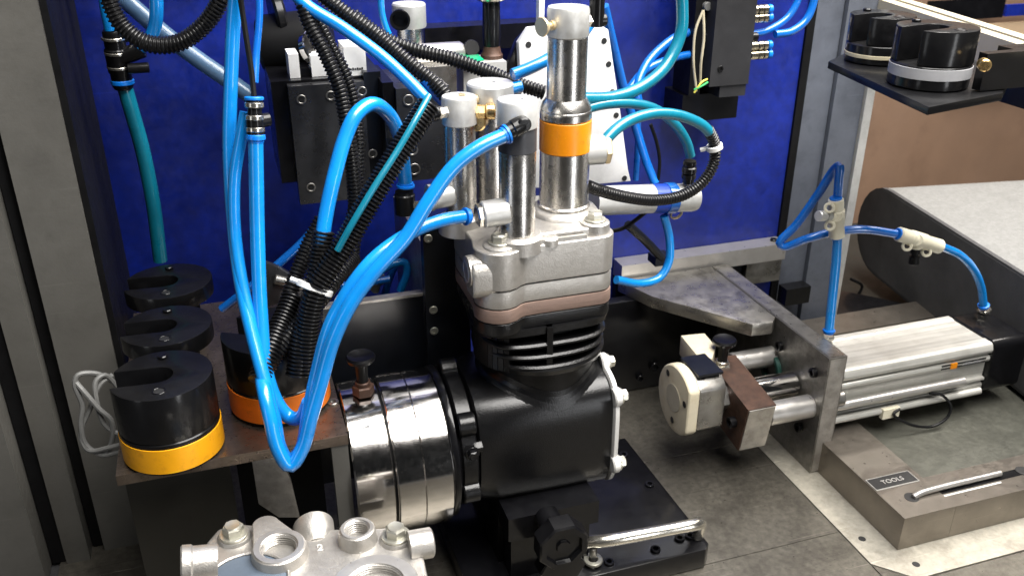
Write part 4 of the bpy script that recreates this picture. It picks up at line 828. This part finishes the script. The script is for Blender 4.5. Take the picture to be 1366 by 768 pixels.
loom('black loom joining the bundle from the right of the tie', ((472, 345, 28), (452, 366, 6), (428, 398, -14), (398, 432, -28), (370, 468, -38), (350, 500, -46)), 6.4)
loom('frayed black sleeve at the bottom left of the loom bundle', ((392, 396, -10), (376, 430, -24), (362, 462, -38), (350, 494, -50), (346, 508, -56)), 8.0)
loom('black loom curving under the silver cylinder at right', ((944, 172, 26), (953, 192, 30), (952, 218, 30), (938, 242, 28), (912, 260, 24), (876, 267, 18), (836, 263, 10), (800, 254, 2), (784, 248, -4)), 4.9)
def tie(label, at, to, r):
    a_, b_ = pY(*at), pY(*to); ax_ = (b_ - a_).normalized(); mb_ = MB().ring(a_ - ax_ * 2, ax_, 4.4, r + 1.2, r - .6, .5, 32); vw = (CAM - a_).normalized(); vw = (vw - ax_ * vw.dot(ax_)).normalized(); s_ = ax_.cross(vw)
    mb_.tube([a_ + s_ * (r), a_ + s_ * (r + 6)], 2, 6, 2); O('cable_tie', mb_, 'tie', label, 'cable tie', 'white cable ties')
tie('white cable tie round the hanging loom bundle', (420, 384, -31), (413, 402, -34), 11.6)
tie('white cable tie on the curved right loom', (953, 196, 30), (955, 206, 30), 5.6)

# ------------------------------------------------------------------ fittings and wires
tf = T('tee_fitting', 'black tee fitting with chrome rings at upper left', 'fitting', pY(162, 110, 168))
P('body', MB().lathe(pY(150, 40, 164), pY(163, 108, 168) - pY(150, 40, 164), [(0, 7), (2, 8), (14, 8), (15, 9), (32, 9), (34, 8), (44, 8), (46, 7)], 28), 'plastic', tf)
P('side_arm', MB().cyl(pY(158, 78, 164), pY(190, 66, 162) - pY(158, 78, 164), 20, 6.5), 'plastic', tf); P('lever', MB().cyl(pY(170, 92, 158), Xp, 16, 4), 'plastic', tf)
for k in (.12, .40, .68): 
    a_, b_ = pY(150, 40, 164), pY(163, 108, 168); P('ring', MB().ring(a_.lerp(b_, k), b_ - a_, 2.4, 9.3, 7, .4, 28), 'nickel', tf)
a_, b_ = pY(163, 106, 168), pY(164, 112, 168); P('collar', MB().cyl(a_, b_ - a_, 4, 8.8, .8), 'ferrule', tf)
inf = T('inline_fitting', 'black inline fitting with chrome bands above the thick blue hose', 'fitting', pY(341, 180, -8))
a_, b_ = pY(339, 132, -4), pY(341, 180, -8)
P('body', MB().lathe(a_, b_ - a_, [(0, 5), (1, 5.6), (6, 5.6), (6.5, 4.6), (13, 4.6), (13.5, 5.8), (25, 5.8), (26, 5)], 24), 'plastic', inf)
for k in (.1, .45, .78): P('band', MB().ring(a_.lerp(b_, k), b_ - a_, 3.2, 6.0, 4.4, .4, 24), 'nickel', inf)
for k in (-.06, .98): P('collar', MB().cyl(a_.lerp(b_, k), b_ - a_, 2.4, 6.2, .6, 22), 'ferrule', inf)
P('side_arm', MB().cyl(pY(342, 162, -6), Vector((1, .3, 0)), 9, 4.5), 'plastic', inf)
O('braided_wire', MB().tube(path((318, -20, 10), (324, 20, 10), (330, 60, 6), (336, 100, 2), (339, 132, -3)), 1.8, 8, 2), 'rubber', 'thin black wire hanging beside the leftmost vertical hose', 'wire')
for lab, pts in (('grey cable coil strand nearest the frame post', ((150, 508, 30), (128, 498, 28), (104, 500, 24), (100, 512, 22), (110, 540, 18), (108, 565, 16), (114, 592, 14), (136, 606, 10), (166, 600, 6))),
                 ('grey cable strand hanging beside the yellow taped cup', ((160, 520, 30), (140, 500, 28), (128, 508, 24), (130, 540, 18), (140, 566, 14), (158, 578, 10), (172, 578, 8))),
                 ('grey cable strand bent back at the shelf corner', ((150, 500, 32), (134, 512, 26), (120, 545, 20), (108, 580, 16), (118, 600, 12), (148, 596, 8), (170, 590, 6))),
                 ('grey cable strand crossing the coil', ((98, 506, 24), (112, 522, 18), (132, 545, 14), (148, 560, 12), (150, 585, 10), (140, 604, 10), (120, 600, 12)))):
    O('grey_cable', MB().tube(path(*pts), 1.9, 8, 2), 'wire_grey', lab, 'cable', 'grey cables coiled by the post')
for lab, pts, m_, r_ in (('beige wire on the left of the manifold terminals', ((938, 14, 176), (928, 40, 176), (925, 80, 176), (929, 122, 178)), 'wire_beige', 1.3),
                     ('beige wire on the right of the manifold terminals', ((938, 14, 176), (939, 50, 174), (935, 85, 174), (934, 112, 178)), 'wire_beige', 1.3),
                     ('green wire at the manifold terminals', ((926, 120, 176), (934, 116, 174), (944, 110, 178)), 'wire_green', 1.0),
                     ('yellow wire at the manifold terminals', ((926, 124, 176), (936, 110, 174), (943, 106, 178)), 'wire_yellow', 1.0)):
    O('signal_wire', MB().tube(path(*pts), r_, 8, 2), m_, lab, 'wire', 'wires on the manifold')
O('braided_wire', MB().tube(path((868, 166, 160), (876, 190, 160), (880, 215, 160), (878, 240, 160)), 1.8, 8, 2), 'rubber', 'black wire hanging behind the barbed fitting', 'wire')
O('black_cable', MB().tube(path((800, 310, 90), (830, 305, 84), (850, 292, 76), (862, 282, 68)), 2.0, 8, 2), 'rubber', 'black cable curving under the silver cylinder', 'cable')

# ================================================================== FOREGROUND CASTING
fg = T('cylinder_head_casting', 'loose die cast aluminium head with open ports in the foreground', 'casting', (-205, -160, 60))
FZ = 146
ol = [pZ(*p, FZ) for p in ((252, 800), (264, 762), (275, 722), (290, 704), (315, 696), (350, 700), (395, 706), (440, 704), (500, 703), (535, 700), (556, 712), (566, 744), (578, 800))]
pts = [(v.x, v.y) for v in ol]; pts += [(pts[-1][0] - 2, pts[-1][1] - 40), (pts[0][0] + 4, pts[0][1] - 40)]
P('body', MB().prism(pts[::-1], 'z', 92, FZ, 3.5, 4), 'cast_al', fg)
def boss(px, py, z, R, r, dep=14, hgt=10, ear=None):
    v = pZ(px, py, z); b_ = MB()
    if ear:
        e = pZ(*ear[:2], z); dvec = Vector((e.x - v.x, e.y - v.y)); an = math.atan2(dvec.y, dvec.x); pl_ = []
        for k in range(13): a_ = an - math.pi / 2 + math.pi * k / 12; pl_.append((e.x + ear[2] * math.cos(a_), e.y + ear[2] * math.sin(a_)))
        for k in range(9): a_ = an + 1.15 - 2.3 * k / 8; rr_ = R - 1 if k in (0, 8) else r + 1.6; pl_.append((v.x + rr_ * math.cos(a_), v.y + rr_ * math.sin(a_)))
        b_.prism(pl_, 'z', z - hgt - 4, z - .6, 1.6, 3)
    b_.lathe((v.x, v.y, z - hgt - 6), Zup, [(0, R + 2), (hgt + 2, R + .4), (hgt + 5.2, R - .4), (hgt + 6, R - 1.4), (hgt + 6, r + 1), (hgt + 5.2, r), (hgt + 6 - dep, r * .9), (hgt + 6 - dep, 0)], 44); P('port_boss', b_, 'cast_al', fg)
    b_ = MB()
    for k in range(6): b_.ring((v.x, v.y, z - 1.4 - k * 1.7), -Zup, 1.3, r + .1, r - .7, .3, 36)
    P('thread', b_, 'mach_al', fg); P('face_ring', MB().ring((v.x, v.y, z - .3), Zup, .8, R - 1.2, r + .6, .3, 44), 'mach_al', fg)
boss(372, 728, FZ + 8, 17.5, 11.5, 26, 8, (354, 697, 9)); boss(476, 704, FZ + 10, 12, 7.8, 24, 8); boss(500, 780, FZ + 6, 28, 18, 20, 6)
v = pZ(418, 700, FZ); w_ = pZ(424, 728, FZ); P('dome', MB().lathe(Vector((v.x, v.y + 6, FZ - 5)), Vector((w_.x - v.x, w_.y - v.y, -1.5)), [(0, 12.5), (1.5, 14), (13, 13), (21, 8), (23, 0)], 36), 'cast_al', fg)
v = pZ(328, 775, FZ + 2); P('cover_disc', MB().lathe((v.x, v.y, FZ - 2), Zup, [(0, 25), (3, 25), (3.6, 24), (3.6, 0)], 44), 'disc_blue', fg)
P('cover_rim', MB().ring((v.x, v.y, FZ), Zup, 2.6, 27.4, 25.2, .8, 44), 'cast_al', fg)
for q in ((312, 712), (528, 714)):
    v = pZ(*q, FZ + 3); P('bolt_seat', MB().lathe((v.x, v.y, FZ - 6), Zup, [(0, 11.5), (7, 11), (8.4, 10)], 32), 'cast_al', fg); P('bolt', MB().bolt((v.x, v.y, FZ + 2.4), Zup, 7, 6), 'zinc', fg)
a_, b_ = pY(290, 748, -150), pY(250, 752, -150); P('port_stub', MB().lathe(a_, b_ - a_, [(0, 10.5), (14, 10.5), (15, 11.5), (20, 11.5), (21, 10.5), (21, 7), (16, 6), (16, 0)], 36), 'cast_al', fg)
a_, b_ = pY(545, 728, -145), pY(580, 722, -145); P('port_stub', MB().lathe(a_, b_ - a_, [(0, 10), (15, 10), (16, 9), (16, 6), (10, 5), (10, 0)], 36), 'cast_al', fg)
for ch_, q in (('2', (427, 731)), ('5', (481, 733))):
    v = pZ(*q, FZ + .4); P('cast_mark', text_mesh(ch_, 9, frame(v, (1, -.08, 0), Yp), .7), 'lit_cast', fg)  # highlight on the raised marks is painted by the pale colour
P('underside', MB().box(-275, -150, -240, -115, 60, 91.6, 2), 'cast_al', fg)
pdst = O('support_block', MB().box(-260, -165, -235, -125, .8, 59.6, 1.5), 'black_steel', 'black support block under the loose foreground casting', 'block')
